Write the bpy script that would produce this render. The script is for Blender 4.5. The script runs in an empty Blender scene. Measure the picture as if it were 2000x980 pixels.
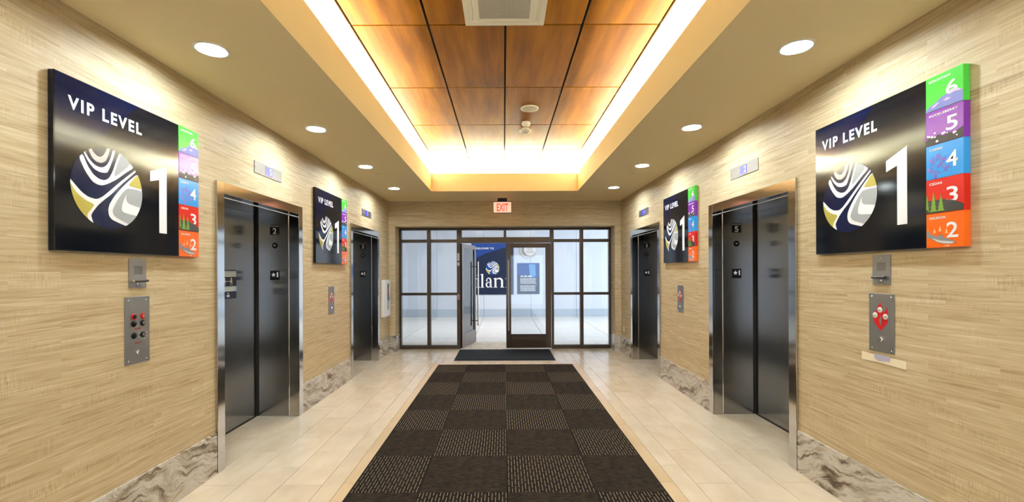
import bpy, math, random
from mathutils import Vector, Matrix
from mathutils.geometry import tessellate_polygon
PI = math.pi
R = math.radians
random.seed(7)
S = bpy.context.scene
C = S.collection

# ------------------------------------------------------------------ camera
FPX = 865.0
CAMH = 1.549
cam_d = bpy.data.cameras.new('camera')
cam_d.sensor_width = 36.0
cam_d.lens = 36.0 * FPX / 2000.0
cam_d.shift_x = (1000 - 984) / 2000.0
cam_d.shift_y = (531 - 490) / 2000.0
cam_d.clip_start = 0.02
cam = bpy.data.objects.new('camera', cam_d)
C.objects.link(cam)
cam.location = (0, 0, CAMH)
cam.rotation_euler = (PI / 2, R(0.24), 0)
S.camera = cam

# ------------------------------------------------------------------ view and world
S.view_settings.view_transform = 'Standard'
S.view_settings.look = 'None'
S.view_settings.gamma = 1.0
S.view_settings.use_curve_mapping = False
S.view_settings.exposure = 0.17
S.cycles.use_denoising = True
S.cycles.use_adaptive_sampling = True
S.cycles.adaptive_threshold = 0.03
S.cycles.max_bounces = 6
S.cycles.diffuse_bounces = 4
S.cycles.glossy_bounces = 3
S.cycles.transparent_max_bounces = 12
S.cycles.caustics_reflective = False
S.cycles.caustics_refractive = False

W = bpy.data.worlds.new('daylight')
S.world = W
W.use_nodes = True
bg = W.node_tree.nodes['Background']
bg.inputs[0].default_value = (0.66, 0.80, 1.0, 1)
bg.inputs[1].default_value = 2.4

LENS = 325.0          # radiance of a downlight lens
COVE = 295.0         # watts of a long cove strip
COVE_COL = (1.0, 1.04, 0.95)


def area(name, loc, rot, sx, sy, power, col):
    d = bpy.data.lights.new(name, 'AREA')
    d.shape = 'RECTANGLE'
    d.size = sx
    d.size_y = sy
    d.energy = power
    d.color = col
    o = bpy.data.objects.new(name, d)
    C.objects.link(o)
    o.location = loc
    o.rotation_euler = rot
    return o


WL, WR = -2.233, 2.275      # wall planes
H = 2.928                   # soffit
HP = 3.499                  # underside of the wooden ceiling panels
YB = 8.60                   # wall with the glass front
YS = 8.93                   # face of the glass front
YN = -3.2                   # wall behind the camera
XC = 0.02                   # middle of the corridor
T0, T1 = XC - 1.247, XC + 1.245   # ceiling tray
TY1 = 7.55
TY0 = -2.4
FT = 3.233                  # top of the tray upstand
YC = 15.4                   # far wall of the concourse

# light strips lying in the cove behind the upstand, shining up
area('cove_light', (T0 - 0.37, 2.70, 3.06), (PI, 0, 0), 0.05, 10.3, COVE, COVE_COL)
area('cove_light', (T1 + 0.37, 2.70, 3.06), (PI, 0, 0), 0.05, 10.3, COVE, COVE_COL)
area('cove_light', (XC, TY1 + 0.33, 3.06), (PI, 0, 0), 2.5, 0.05, COVE * 1.5, COVE_COL)
# daylight from the concourse's window wall, and unseen fill lamps added to brighten it
area('concourse_daylight', (8.7, 12.0, 1.9), (0, PI / 2, 0), 2.8, 5.6, 470, (0.82, 0.91, 1.0))
area('concourse_fill_light', (-3.0, 12.2, 3.55), (0, 0, 0), 6.0, 1.2, 110, (0.97, 0.98, 1.0))
area('concourse_fill_light', (3.2, 12.2, 3.55), (0, 0, 0), 6.0, 1.2, 120, (0.95, 0.97, 1.0))


# ------------------------------------------------------------------ material helpers
MATS = {}


class G:
    """small node-graph builder"""
    def __init__(s, name):
        s.m = bpy.data.materials.new(name)
        s.m.use_nodes = True
        s.nt = s.m.node_tree
        s.b = s.nt.nodes['Principled BSDF']
        s.out = s.nt.nodes['Material Output']
        MATS[name] = s.m

    def n(s, t, **kw):
        nd = s.nt.nodes.new(t)
        for k, v in kw.items():
            setattr(nd, k, v)
        return nd

    def link(s, a, b):
        s.nt.links.new(a, b)

    def inp(s, nd, key, v):
        if hasattr(v, 'is_linked') or hasattr(v, 'links'):
            s.link(v, nd.inputs[key])
        else:
            nd.inputs[key].default_value = v

    def math(s, op, a, b=0.0, c=None, clamp=False):
        nd = s.n('ShaderNodeMath', operation=op, use_clamp=clamp)
        s.inp(nd, 0, a)
        s.inp(nd, 1, b)
        if c is not None:
            s.inp(nd, 2, c)
        return nd.outputs[0]

    def geo_pos(s):
        return s.n('ShaderNodeNewGeometry').outputs['Position']

    def obj_pos(s):
        return s.n('ShaderNodeTexCoord').outputs['Object']

    def sep(s, v):
        nd = s.n('ShaderNodeSeparateXYZ')
        s.link(v, nd.inputs[0])
        return nd.outputs

    def comb(s, x, y, z):
        nd = s.n('ShaderNodeCombineXYZ')
        for i, v in enumerate((x, y, z)):
            s.inp(nd, i, v)
        return nd.outputs[0]

    def noise(s, vec, scale, detail=3.0, rough=0.55, dist=0.0):
        nd = s.n('ShaderNodeTexNoise')
        s.link(vec, nd.inputs['Vector'])
        nd.inputs['Scale'].default_value = scale
        nd.inputs['Detail'].default_value = detail
        nd.inputs['Roughness'].default_value = rough
        nd.inputs['Distortion'].default_value = dist
        return nd.outputs[0]

    def ramp(s, fac, stops):
        nd = s.n('ShaderNodeValToRGB')
        s.link(fac, nd.inputs[0])
        e = nd.color_ramp.elements
        while len(e) < len(stops):
            e.new(0.5)
        for el, (p, c) in zip(e, stops):
            el.position = p
            el.color = (c[0], c[1], c[2], 1)
        return nd.outputs[0]

    def mix(s, fac, a, b, mode='MIX'):
        nd = s.n('ShaderNodeMix', data_type='RGBA', blend_type=mode)
        s.inp(nd, 0, fac)
        s.inp(nd, 6, a if not isinstance(a, tuple) else (*a, 1))
        s.inp(nd, 7, b if not isinstance(b, tuple) else (*b, 1))
        return nd.outputs[2]

    def bump(s, hgt, strength, dist=0.002):
        nd = s.n('ShaderNodeBump')
        nd.inputs['Strength'].default_value = strength
        nd.inputs['Distance'].default_value = dist
        s.link(hgt, nd.inputs['Height'])
        s.link(nd.outputs[0], s.b.inputs['Normal'])

    def set(s, **kw):
        for k, v in kw.items():
            s.inp(s.b, k.replace('_', ' '), v)
        return s.m


def plain(name, col, rough=0.5, metal=0.0, spec=0.5, coat=0.0, emit=None, estr=0.0):
    g = G(name)
    g.b.inputs['Base Color'].default_value = (*col, 1)
    g.b.inputs['Roughness'].default_value = rough
    g.b.inputs['Metallic'].default_value = metal
    g.b.inputs['Specular IOR Level'].default_value = spec
    g.b.inputs['Coat Weight'].default_value = coat
    g.b.inputs['Coat Roughness'].default_value = 0.08
    if emit:
        g.b.inputs['Emission Color'].default_value = (*emit, 1)
        g.b.inputs['Emission Strength'].default_value = estr
    return g.m


def srgb(r, g, b):
    f = lambda c: (c / 255 / 12.92) if c / 255 <= 0.04045 else ((c / 255 + 0.055) / 1.055) ** 2.4
    return (f(r), f(g), f(b))


# wood-grain wall covering: horizontal streaks in short strips
def m_wallcover():
    g = G('wood_grain_wallcovering')
    x, y, z = g.sep(g.geo_pos())
    u = g.math('ADD', x, y)
    v = z
    n_w = g.noise(g.comb(g.math('MULTIPLY', u, 1.3), g.math('MULTIPLY', v, 3.0), 0.0), 1.0, 0.0)
    vw = g.math('MULTIPLY_ADD', n_w, 0.05, v)
    # strips of unequal tone, each some centimetres high and around a metre long
    br = g.n('ShaderNodeTexBrick', offset=0.37, offset_frequency=2, squash=0.7, squash_frequency=3)
    g.link(g.comb(u, v, 0.0), br.inputs['Vector'])
    br.inputs['Scale'].default_value = 1.0
    br.inputs['Mortar Size'].default_value = 0.0
    br.inputs['Brick Width'].default_value = 0.93
    br.inputs['Row Height'].default_value = 0.041
    br.inputs['Color1'].default_value = (0, 0, 0, 1)
    br.inputs['Color2'].default_value = (1, 1, 1, 1)
    strip = br.outputs['Color']
    seed = g.math('MULTIPLY', strip, 7.0)
    grain = g.noise(g.comb(g.math('MULTIPLY', u, 2.6), g.math('MULTIPLY', vw, 62.0), seed), 1.0, 3.0, 0.62)
    fine = g.noise(g.comb(g.math('MULTIPLY', u, 9.0), g.math('MULTIPLY', vw, 330.0), seed), 1.0, 1.0, 0.6)
    hatch = g.noise(g.comb(g.math('MULTIPLY', u, 190.0), g.math('MULTIPLY', v, 7.0), seed), 1.0, 1.0)
    patch = g.noise(g.comb(g.math('MULTIPLY', u, 3.0), g.math('MULTIPLY', v, 9.0), 3.0), 1.0, 1.0)
    pm = g.math('MULTIPLY', g.math('SUBTRACT', patch, 0.48, clamp=True), 3.0, clamp=True)
    t = g.math('MULTIPLY_ADD', g.math('SUBTRACT', grain, 0.5), 1.0, 0.5)
    t = g.math('MULTIPLY_ADD', g.math('SUBTRACT', fine, 0.5), 0.35, t)
    t = g.math('MULTIPLY_ADD', g.math('SUBTRACT', strip, 0.5), 0.09, t)
    t = g.math('MULTIPLY_ADD', g.math('MULTIPLY', g.math('SUBTRACT', hatch, 0.5), pm), 0.95, t)
    col = g.ramp(t, [(0.14, srgb(148, 124, 90)), (0.40, srgb(184, 162, 124)), (0.60, srgb(200, 180, 143)), (0.88, srgb(222, 207, 175))])
    g.set(Base_Color=col, Roughness=0.55)
    g.b.inputs['Specular IOR Level'].default_value = 0.25
    return g.m


def m_marble():
    g = G('brown_veined_marble')
    x, y, z = g.sep(g.geo_pos())
    u = g.math('ADD', x, y)
    p = g.comb(u, z, g.math('MULTIPLY', x, 0.7))
    wn = g.n('ShaderNodeTexNoise')
    g.link(p, wn.inputs['Vector'])
    wn.inputs['Scale'].default_value = 2.6
    wn.inputs['Detail'].default_value = 5.0
    a = g.math('MULTIPLY_ADD', g.math('SUBTRACT', wn.outputs[0], 0.5), 0.42, g.math('MULTIPLY_ADD', u, 0.22, z))
    v1 = g.noise(g.comb(g.math('MULTIPLY', u, 1.6), g.math('MULTIPLY', a, 13.0), 0.0), 1.0, 6.0, 0.68, 0.6)
    v2 = g.noise(g.comb(g.math('MULTIPLY', u, 5.0), g.math('MULTIPLY', a, 44.0), 4.0), 1.0, 5.0, 0.65, 0.3)
    t = g.math('MULTIPLY_ADD', g.math('SUBTRACT', v2, 0.5), 0.5, v1)
    col = g.ramp(t, [(0.26, srgb(44, 34, 24)), (0.37, srgb(98, 84, 66)), (0.44, srgb(158, 146, 128)), (0.57, srgb(200, 193, 180)), (0.66, srgb(160, 142, 116)), (0.78, srgb(92, 76, 56))])
    g.set(Base_Color=col, Roughness=0.16)
    return g.m


def m_tile(name, c0, c1, rough):
    g = G(name)
    p = g.obj_pos()
    rnd = g.n('ShaderNodeObjectInfo').outputs['Random']
    x, y, z = g.sep(p)
    seed = g.math('MULTIPLY', rnd, 40.0)
    n1 = g.noise(g.comb(g.math('ADD', x, seed), g.math('MULTIPLY', y, 0.45), seed), 6.0, 4.0)
    t = g.math('MULTIPLY_ADD', g.math('SUBTRACT', rnd, 0.5), 0.22, n1)
    g.set(Base_Color=g.ramp(t, [(0.25, c0), (0.75, c1)]), Roughness=rough)
    return g.m


def m_wood_panel():
    g = G('stained_maple_panel')
    rnd = g.n('ShaderNodeObjectInfo').outputs['Random']
    seed = g.math('MULTIPLY', rnd, 50.0)
    x, y, z = g.sep(g.obj_pos())
    gr = g.noise(g.comb(g.math('MULTIPLY_ADD', x, 9.0, seed), g.math('MULTIPLY', y, 1.1), seed), 1.0, 4.0, 0.5, 0.15)
    fi = g.noise(g.comb(g.math('MULTIPLY_ADD', x, 90.0, seed), g.math('MULTIPLY', y, 3.0), seed), 1.0, 3.0)
    t = g.math('MULTIPLY_ADD', g.math('SUBTRACT', fi, 0.5), 0.3, gr)
    t = g.math('MULTIPLY_ADD', g.math('SUBTRACT', rnd, 0.5), 0.18, t)
    col = g.ramp(t, [(0.28, srgb(106, 60, 5)), (0.52, srgb(130, 78, 8)), (0.76, srgb(150, 96, 12))])
    g.set(Base_Color=col, Roughness=0.40)
    g.b.inputs['Specular IOR Level'].default_value = 0.05
    return g.m


def m_steel(name, col, rough, aniso, streak=0.25):
    g = G(name)
    x, y, z = g.sep(g.geo_pos())
    u = g.math('ADD', x, y)
    st = g.noise(g.comb(g.math('MULTIPLY', u, 420.0), g.math('MULTIPLY', z, 2.0), 0.0), 1.0, 2.0)
    cl = g.noise(g.comb(g.math('MULTIPLY', u, 3.0), g.math('MULTIPLY', z, 2.0), 5.0), 1.0, 3.0)
    rr = g.math('MULTIPLY_ADD', g.math('SUBTRACT', st, 0.5), streak, rough)
    rr = g.math('MULTIPLY_ADD', g.math('SUBTRACT', cl, 0.5), 0.04, rr)
    nd = g.n('ShaderNodeVectorMath', operation='CROSS_PRODUCT')
    g.link(g.n('ShaderNodeNewGeometry').outputs['Normal'], nd.inputs[0])
    nd.inputs[1].default_value = (0.02, 0.02, 1)
    g.link(nd.outputs[0], g.b.inputs['Tangent'])
    g.set(Base_Color=(*col, 1), Roughness=rr, Metallic=1.0, Anisotropic=aniso)
    return g.m


def m_dash():
    g = G('carpet_with_dashes')
    x, y, z = g.sep(g.obj_pos())
    u = g.math('MULTIPLY', x, 1 / 0.0240)
    c = g.math('FLOOR', u)
    fu = g.math('FRACT', u)
    wn = g.n('ShaderNodeTexWhiteNoise', noise_dimensions='1D')
    g.link(c, wn.inputs['W'])
    v = g.math('ADD', g.math('MULTIPLY', y, 1 / 0.115), g.math('MULTIPLY_ADD', wn.outputs[0], 0.35, g.math('MULTIPLY', c, 0.5)))
    fv = g.math('FRACT', v)
    on = g.math('MULTIPLY', g.math('LESS_THAN', g.math('ABSOLUTE', g.math('SUBTRACT', fu, 0.5)), 0.08), g.math('LESS_THAN', fv, 0.80))
    fib = g.noise(g.comb(g.math('MULTIPLY', x, 300.0), g.math('MULTIPLY', y, 120.0), 0.0), 1.0, 2.0)
    base = g.ramp(fib, [(0.3, srgb(22, 17, 13)), (0.7, srgb(35, 28, 22))])
    dash = g.ramp(fib, [(0.3, srgb(126, 110, 86)), (0.7, srgb(164, 146, 118))])
    g.set(Base_Color=g.mix(on, base, dash), Roughness=0.95)
    g.b.inputs['Specular IOR Level'].default_value = 0.1
    g.bump(g.math('MULTIPLY_ADD', on, 0.6, fib), 0.5, 0.003)
    return g.m


def m_rib():
    g = G('carpet_with_fine_cross_lines')
    x, y, z = g.sep(g.obj_pos())
    v = g.math('MULTIPLY', y, 1 / 0.0125)
    c = g.math('FLOOR', v)
    fv = g.math('FRACT', v)
    n1 = g.noise(g.comb(g.math('MULTIPLY', x, 16.0), g.math('MULTIPLY', c, 3.7), 1.0), 1.0, 3.0)
    line = g.math('MULTIPLY', g.math('LESS_THAN', g.math('ABSOLUTE', g.math('SUBTRACT', fv, 0.5)), 0.2), g.math('MULTIPLY', g.math('SUBTRACT', n1, 0.36, clamp=True), 2.6, clamp=True))
    band = g.noise(g.comb(g.math('MULTIPLY', x, 10.0), g.math('MULTIPLY', y, 0.4), 2.0), 1.0, 1.0)
    fib = g.noise(g.comb(g.math('MULTIPLY', x, 240.0), g.math('MULTIPLY', y, 300.0), 0.0), 1.0, 2.0)
    base = g.mix(g.math('MULTIPLY', g.math('SUBTRACT', band, 0.35, clamp=True), 2.0, clamp=True), srgb(24, 19, 15), srgb(37, 30, 24))
    col = g.mix(g.math('MULTIPLY', line, g.math('MULTIPLY_ADD', fib, 0.5, 0.25)), base, srgb(112, 94, 74))
    g.set(Base_Color=col, Roughness=0.95)
    g.b.inputs['Specular IOR Level'].default_value = 0.1
    g.bump(g.math('MULTIPLY_ADD', line, 0.6, fib), 0.4, 0.003)
    return g.m


def m_glass():
    g = G('clear_glass')
    fr = g.n('ShaderNodeFresnel')
    fr.inputs['IOR'].default_value = 1.5
    tr = g.n('ShaderNodeBsdfTransparent')
    tr.inputs['Color'].default_value = (0.90, 0.93, 0.95, 1)
    gl = g.n('ShaderNodeBsdfGlossy')
    gl.inputs['Roughness'].default_value = 0.02
    mx = g.n('ShaderNodeMixShader')
    g.link(g.math('MULTIPLY', fr.outputs[0], 1.6, clamp=True), mx.inputs[0])
    g.link(tr.outputs[0], mx.inputs[1])
    g.link(gl.outputs[0], mx.inputs[2])
    g.link(mx.outputs[0], g.out.inputs['Surface'])
    return g.m


m_wallcover(); m_marble(); m_wood_panel(); m_dash(); m_rib(); m_glass()
m_tile('cream_porcelain_tile', srgb(206, 186, 154), srgb(226, 209, 180), 0.22)
m_tile('tan_border_tile', srgb(196, 168, 124), srgb(212, 186, 144), 0.35)
m_tile('pale_concourse_slab', srgb(212, 206, 196), srgb(226, 221, 212), 0.35)
plain('grout', srgb(150, 130, 100), 0.9)
plain('cream_paint', srgb(238, 219, 172), 0.7, spec=0.3)
plain('cove_white', srgb(246, 240, 222), 0.8, spec=0.2)
plain('dark_gap', (0.02, 0.015, 0.01), 0.9)
m_steel('brushed_steel', (0.37, 0.37, 0.37), 0.17, 0.6, 0.03)
m_steel('polished_steel', (0.60, 0.585, 0.56), 0.11, 0.3, 0.03)
m_steel('satin_plate_steel', (0.30, 0.295, 0.29), 0.50, 0.0, 0.05)
plain('chrome', (0.80, 0.79, 0.77), 0.12, 1.0)
plain('bronze_aluminium', srgb(66, 50, 34), 0.30, 0.45, coat=0.5)
plain('bar_steel', (0.55, 0.50, 0.43), 0.28, 1.0)
plain('black_plate', (0.008, 0.008, 0.008), 0.4, spec=0.15)
plain('gloss_navy_black', (0.004, 0.005, 0.008), 0.09, spec=0.4)
plain('sign_navy', srgb(10, 21, 54), 0.12, spec=0.4)
plain('sign_blue', srgb(6, 16, 46), 0.09, spec=0.4)
plain('sign_white', srgb(236, 232, 226), 0.35)
plain('sign_pale', srgb(196, 190, 180), 0.3)
plain('sign_grey', srgb(158, 160, 158), 0.3)
plain('sign_gold', srgb(176, 160, 66), 0.3)
plain('sq_green', srgb(74, 196, 62), 0.2)
plain('sq_purple', srgb(126, 48, 156), 0.2)
plain('sq_blue', srgb(46, 146, 214), 0.2)
plain('sq_red', srgb(206, 28, 14), 0.2)
plain('sq_orange', srgb(242, 104, 20), 0.2)
plain('pic_mountain', srgb(112, 116, 176), 0.4)
plain('pic_snow', srgb(204, 176, 200), 0.4)
plain('pic_dark', srgb(28, 22, 22), 0.4)
plain('pic_lilac', srgb(132, 100, 186), 0.4)
plain('pic_tree', srgb(106, 146, 34), 0.4)
plain('pic_fish', srgb(126, 124, 124), 0.4)
plain('pic_fish_belly', srgb(206, 196, 186), 0.4)
plain('pic_splash', srgb(252, 178, 122), 0.4)
plain('white_plastic', srgb(238, 232, 216), 0.4)
plain('white_enamel', srgb(226, 224, 222), 0.35)
plain('black_plastic', (0.012, 0.011, 0.010), 0.35)
plain('rubber_mat', (0.016, 0.017, 0.018), 0.8, spec=0.2)
plain('red_plastic', srgb(190, 16, 22), 0.3)
plain('button_white', srgb(224, 214, 200), 0.4)
plain('faint_red_print', srgb(140, 62, 58), 0.4)
plain('masking_tape', srgb(238, 222, 186), 0.7)
plain('blue_tape', srgb(178, 172, 188), 0.6)
plain('grey_speaker', srgb(200, 192, 170), 0.5)
plain('detector_grey', srgb(150, 146, 136), 0.4)
plain('concourse_paint', srgb(208, 212, 220), 0.7)
plain('concourse_base', srgb(176, 186, 196), 0.5)
plain('poster_blue', srgb(18, 66, 140), 0.3)
plain('poster_light', srgb(90, 150, 196), 0.3)
plain('poster_dark', srgb(10, 40, 70), 0.3)
plain('board_navy', srgb(8, 28, 58), 0.35)
plain('board_blue', srgb(16, 62, 138), 0.35)
plain('sticker_light', srgb(190, 212, 220), 0.5)
plain('sticker_navy', srgb(16, 24, 52), 0.5)
plain('lamp_lens', (1, 1, 1), 0.5, emit=(0.845, 1.0, 1.15), estr=LENS)
plain('exit_face', srgb(250, 205, 180), 0.4, emit=(1.0, 0.55, 0.40), estr=0.75)
plain('exit_red', (0.8, 0.05, 0.03), 0.4, emit=(1.0, 0.05, 0.03), estr=1.0)
plain('display_blue', (0.02, 0.02, 0.3), 0.3, emit=(0.045, 0.05, 0.95), estr=0.9)
plain('display_digit', (0.3, 0.2, 0.9), 0.3, emit=(0.42, 0.30, 1.0), estr=1.0)
plain('glowing_panel', (1, 1, 1), 0.5, emit=(0.84, 0.91, 1.0), estr=4.0)


# ------------------------------------------------------------------ mesh helpers
def empty(name, loc=(0, 0, 0), rz=0.0):
    o = bpy.data.objects.new(name, None)
    o.empty_display_size = 0.1
    C.objects.link(o)
    o.location = loc
    o.rotation_euler = (0, 0, rz)
    return o


def tag(o, label=None, cat=None, group=None, kind=None):
    if label: o['label'] = label
    if cat: o['category'] = cat
    if group: o['group'] = group
    if kind: o['kind'] = kind
    return o


class MB:
    def __init__(s):
        s.v = []
        s.f = []
        s.smooth = []

    def add(s, vs, fs, smooth=False):
        k = len(s.v)
        s.v += [tuple(p) for p in vs]
        s.f += [tuple(i + k for i in f) for f in fs]
        s.smooth += [smooth] * len(fs)
        return s

    def box(s, x0, x1, y0, y1, z0, z1, ch=0.0):
        if ch <= 0:
            v = [(x, y, z) for x in (x0, x1) for y in (y0, y1) for z in (z0, z1)]
            f = [(0, 1, 3, 2), (4, 6, 7, 5), (0, 4, 5, 1), (2, 3, 7, 6), (0, 2, 6, 4), (1, 5, 7, 3)]
            return s.add(v, f)
        # chamfered box: 24 corner vertices
        c = min(ch, (x1 - x0) / 2.01, (y1 - y0) / 2.01, (z1 - z0) / 2.01)
        v = []
        idx = {}
        for ix, x in enumerate((x0, x1)):
            for iy, y in enumerate((y0, y1)):
                for iz, z in enumerate((z0, z1)):
                    sx, sy, sz = (1 if ix == 0 else -1), (1 if iy == 0 else -1), (1 if iz == 0 else -1)
                    for a, p in (('x', (x, y + sy * c, z + sz * c)), ('y', (x + sx * c, y, z + sz * c)), ('z', (x + sx * c, y + sy * c, z))):
                        idx[(ix, iy, iz, a)] = len(v)
                        v.append(p)
        g = lambda i, j, k, a: idx[(i, j, k, a)]
        f = []
        f.append([g(0, 0, 0, 'x'), g(0, 0, 1, 'x'), g(0, 1, 1, 'x'), g(0, 1, 0, 'x')])
        f.append([g(1, 0, 0, 'x'), g(1, 1, 0, 'x'), g(1, 1, 1, 'x'), g(1, 0, 1, 'x')])
        f.append([g(0, 0, 0, 'y'), g(1, 0, 0, 'y'), g(1, 0, 1, 'y'), g(0, 0, 1, 'y')])
        f.append([g(0, 1, 0, 'y'), g(0, 1, 1, 'y'), g(1, 1, 1, 'y'), g(1, 1, 0, 'y')])
        f.append([g(0, 0, 0, 'z'), g(0, 1, 0, 'z'), g(1, 1, 0, 'z'), g(1, 0, 0, 'z')])
        f.append([g(0, 0, 1, 'z'), g(1, 0, 1, 'z'), g(1, 1, 1, 'z'), g(0, 1, 1, 'z')])
        for i in (0, 1):
            for j in (0, 1):
                f.append([g(i, j, 0, 'x'), g(i, j, 1, 'x'), g(i, j, 1, 'y'), g(i, j, 0, 'y')])
                f.append([g(i, 0, j, 'x'), g(i, 1, j, 'x'), g(i, 1, j, 'z'), g(i, 0, j, 'z')])
                f.append([g(0, i, j, 'y'), g(1, i, j, 'y'), g(1, i, j, 'z'), g(0, i, j, 'z')])
                for k in (0, 1):
                    f.append([g(i, j, k, 'x'), g(i, j, k, 'y'), g(i, j, k, 'z')])
        return s.add(v, f)

    def prism(s, pts, y0, y1):
        """polygon in the local XZ plane, from y0 (front) to y1 (back)"""
        n = len(pts)
        a = sum(pts[i][0] * pts[(i + 1) % n][1] - pts[(i + 1) % n][0] * pts[i][1] for i in range(n))
        if a < 0:
            pts = pts[::-1]
        tri = tessellate_polygon([[Vector((p[0], p[1], 0)) for p in pts]])
        v = [(p[0], y0, p[1]) for p in pts] + [(p[0], y1, p[1]) for p in pts]
        f = []
        for t in tri:
            f.append(tuple(t))
            f.append(tuple(i + n for i in reversed(t)))
        for i in range(n):
            j = (i + 1) % n
            f.append((i, j, j + n, i + n))
        return s.add(v, f)

    def lathe(s, prof, origin=(0, 0, 0), axis='z', seg=28, smooth=True, closed=False):
        """prof: (radius, height) pairs turned about the axis"""
        v = []
        f = []
        m = len(prof)
        for r, h in prof:
            for k in range(seg):
                t = 2 * PI * k / seg
                c, d = r * math.cos(t), r * math.sin(t)
                p = {'z': (c, d, h), 'y': (c, h, d), 'x': (h, c, d)}[axis]
                v.append(tuple(p[i] + origin[i] for i in range(3)))
        for i in range(m - 1 if not closed else m):
            i2 = (i + 1) % m
            for k in range(seg):
                k2 = (k + 1) % seg
                f.append((i * seg + k, i * seg + k2, i2 * seg + k2, i2 * seg + k))
        if not closed:
            if prof[0][0] > 1e-6: f.append(tuple(range(seg - 1, -1, -1)))
            if prof[-1][0] > 1e-6: f.append(tuple((m - 1) * seg + k for k in range(seg)))
        return s.add(v, f, smooth)

    def tube(s, pts, r, seg=12):
        """round bar along a polyline"""
        v = []
        f = []
        n = len(pts)
        P = [Vector(p) for p in pts]
        for i, p in enumerate(P):
            d = (P[min(i + 1, n - 1)] - P[max(i - 1, 0)]).normalized()
            a = d.cross(Vector((0, 0, 1)) if abs(d.z) < 0.9 else Vector((1, 0, 0))).normalized()
            b = d.cross(a)
            for k in range(seg):
                t = 2 * PI * k / seg
                v.append(tuple(p + a * r * math.cos(t) + b * r * math.sin(t)))
        for i in range(n - 1):
            for k in range(seg):
                k2 = (k + 1) % seg
                f.append((i * seg + k, i * seg + k2, (i + 1) * seg + k2, (i + 1) * seg + k))
        f.append(tuple(range(seg - 1, -1, -1)))
        f.append(tuple((n - 1) * seg + k for k in range(seg)))
        return s.add(v, f, True)

    def mesh(s, name, mat):
        me = bpy.data.meshes.new(name)
        me.from_pydata(s.v, [], s.f)
        me.update()
        for p, sm in zip(me.polygons, s.smooth):
            p.use_smooth = sm
        import bmesh
        bm = bmesh.new()
        bm.from_mesh(me)
        bmesh.ops.recalc_face_normals(bm, faces=bm.faces)
        bm.to_mesh(me)
        bm.free()
        if any(s.smooth):
            me.set_sharp_from_angle(angle=R(40))
        me.materials.append(MATS[mat])
        return me

    def build(s, name, mat, parent=None, loc=(0, 0, 0), rz=0.0):
        return put(s.mesh(name, mat), name, parent, loc, rz)


def put(me, name, parent=None, loc=(0, 0, 0), rz=0.0):
    o = bpy.data.objects.new(name, me)
    C.objects.link(o)
    o.parent = parent
    o.location = loc
    o.rotation_euler = (0, 0, rz)
    return o


def box(name, mat, b, parent=None, ch=0.0, loc=(0, 0, 0), rz=0.0):
    return MB().box(*b, ch=ch).build(name, mat, parent, loc, rz)


_tc = {}


def text_tris(s, bold, space=1.0):
    """flat lettering outline as triangles, normalised to its own bounding box"""
    k = (s, bold, space)
    if k in _tc:
        return _tc[k]
    cu = bpy.data.curves.new('t', 'FONT')
    cu.body = s
    cu.size = 1.0
    cu.offset = bold
    cu.space_character = space
    cu.resolution_u = 4
    o = bpy.data.objects.new('t', cu)
    C.objects.link(o)
    bpy.context.view_layer.update()
    dg = bpy.context.evaluated_depsgraph_get()
    me = bpy.data.meshes.new_from_object(o.evaluated_get(dg))
    vs = [(v.co.x, v.co.y) for v in me.vertices]
    fs = [tuple(p.vertices) for p in me.polygons]
    bpy.data.objects.remove(o)
    bpy.data.curves.remove(cu)
    bpy.data.meshes.remove(me)
    x0, x1 = min(v[0] for v in vs), max(v[0] for v in vs)
    y0, y1 = min(v[1] for v in vs), max(v[1] for v in vs)
    vs = [((x - x0) / (x1 - x0), (y - y0) / (y1 - y0)) for x, y in vs]
    _tc[k] = (vs, fs)
    return _tc[k]


def lettering(mb, s, x0, x1, z0, z1, y, bold=0.02, th=0.0006, space=1.0):
    vs, fs = text_tris(s, bold, space)
    n = len(vs)
    P = [(x0 + a * (x1 - x0), y, z0 + b * (z1 - z0)) for a, b in vs]
    Q = [(p[0], y + th, p[2]) for p in P]
    mb.add(P + Q, [f for f in fs] + [tuple(i + n for i in reversed(f)) for f in fs])
    return mb


def letters(parent, mat, s, x0, x1, z0, z1, y, bold, th, space=1.0):
    """each letter of a word as a part of its own"""
    vs, fs = text_tris(s, bold, space)
    root = list(range(len(vs)))

    def find(i):
        while root[i] != i:
            root[i] = root[root[i]]
            i = root[i]
        return i
    pos = {}
    for i, v in enumerate(vs):
        k = (round(v[0], 5), round(v[1], 5))
        if k in pos: root[find(i)] = find(pos[k])
        pos[k] = i
    for f in fs:
        for i in f[1:]:
            root[find(i)] = find(f[0])
    parts = {}
    for f in fs:
        parts.setdefault(find(f[0]), []).append(f)
    for fl_ in sorted(parts.values(), key=lambda q: min(vs[i][0] for f in q for i in f)):
        ids = sorted({i for f in fl_ for i in f})
        m_ = {i: k for k, i in enumerate(ids)}
        n = len(ids)
        P = [(x0 + vs[i][0] * (x1 - x0), y, z0 + vs[i][1] * (z1 - z0)) for i in ids]
        Q = [(p[0], y + th, p[2]) for p in P]
        F = [tuple(m_[i] for i in f) for f in fl_]
        MB().add(P + Q, F + [tuple(i + n for i in reversed(f)) for f in F]).build('letter', mat, parent)


def circle(cx, cz, r, n=40):
    return [(cx + r * math.cos(2 * PI * k / n), cz + r * math.sin(2 * PI * k / n)) for k in range(n)]


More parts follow.
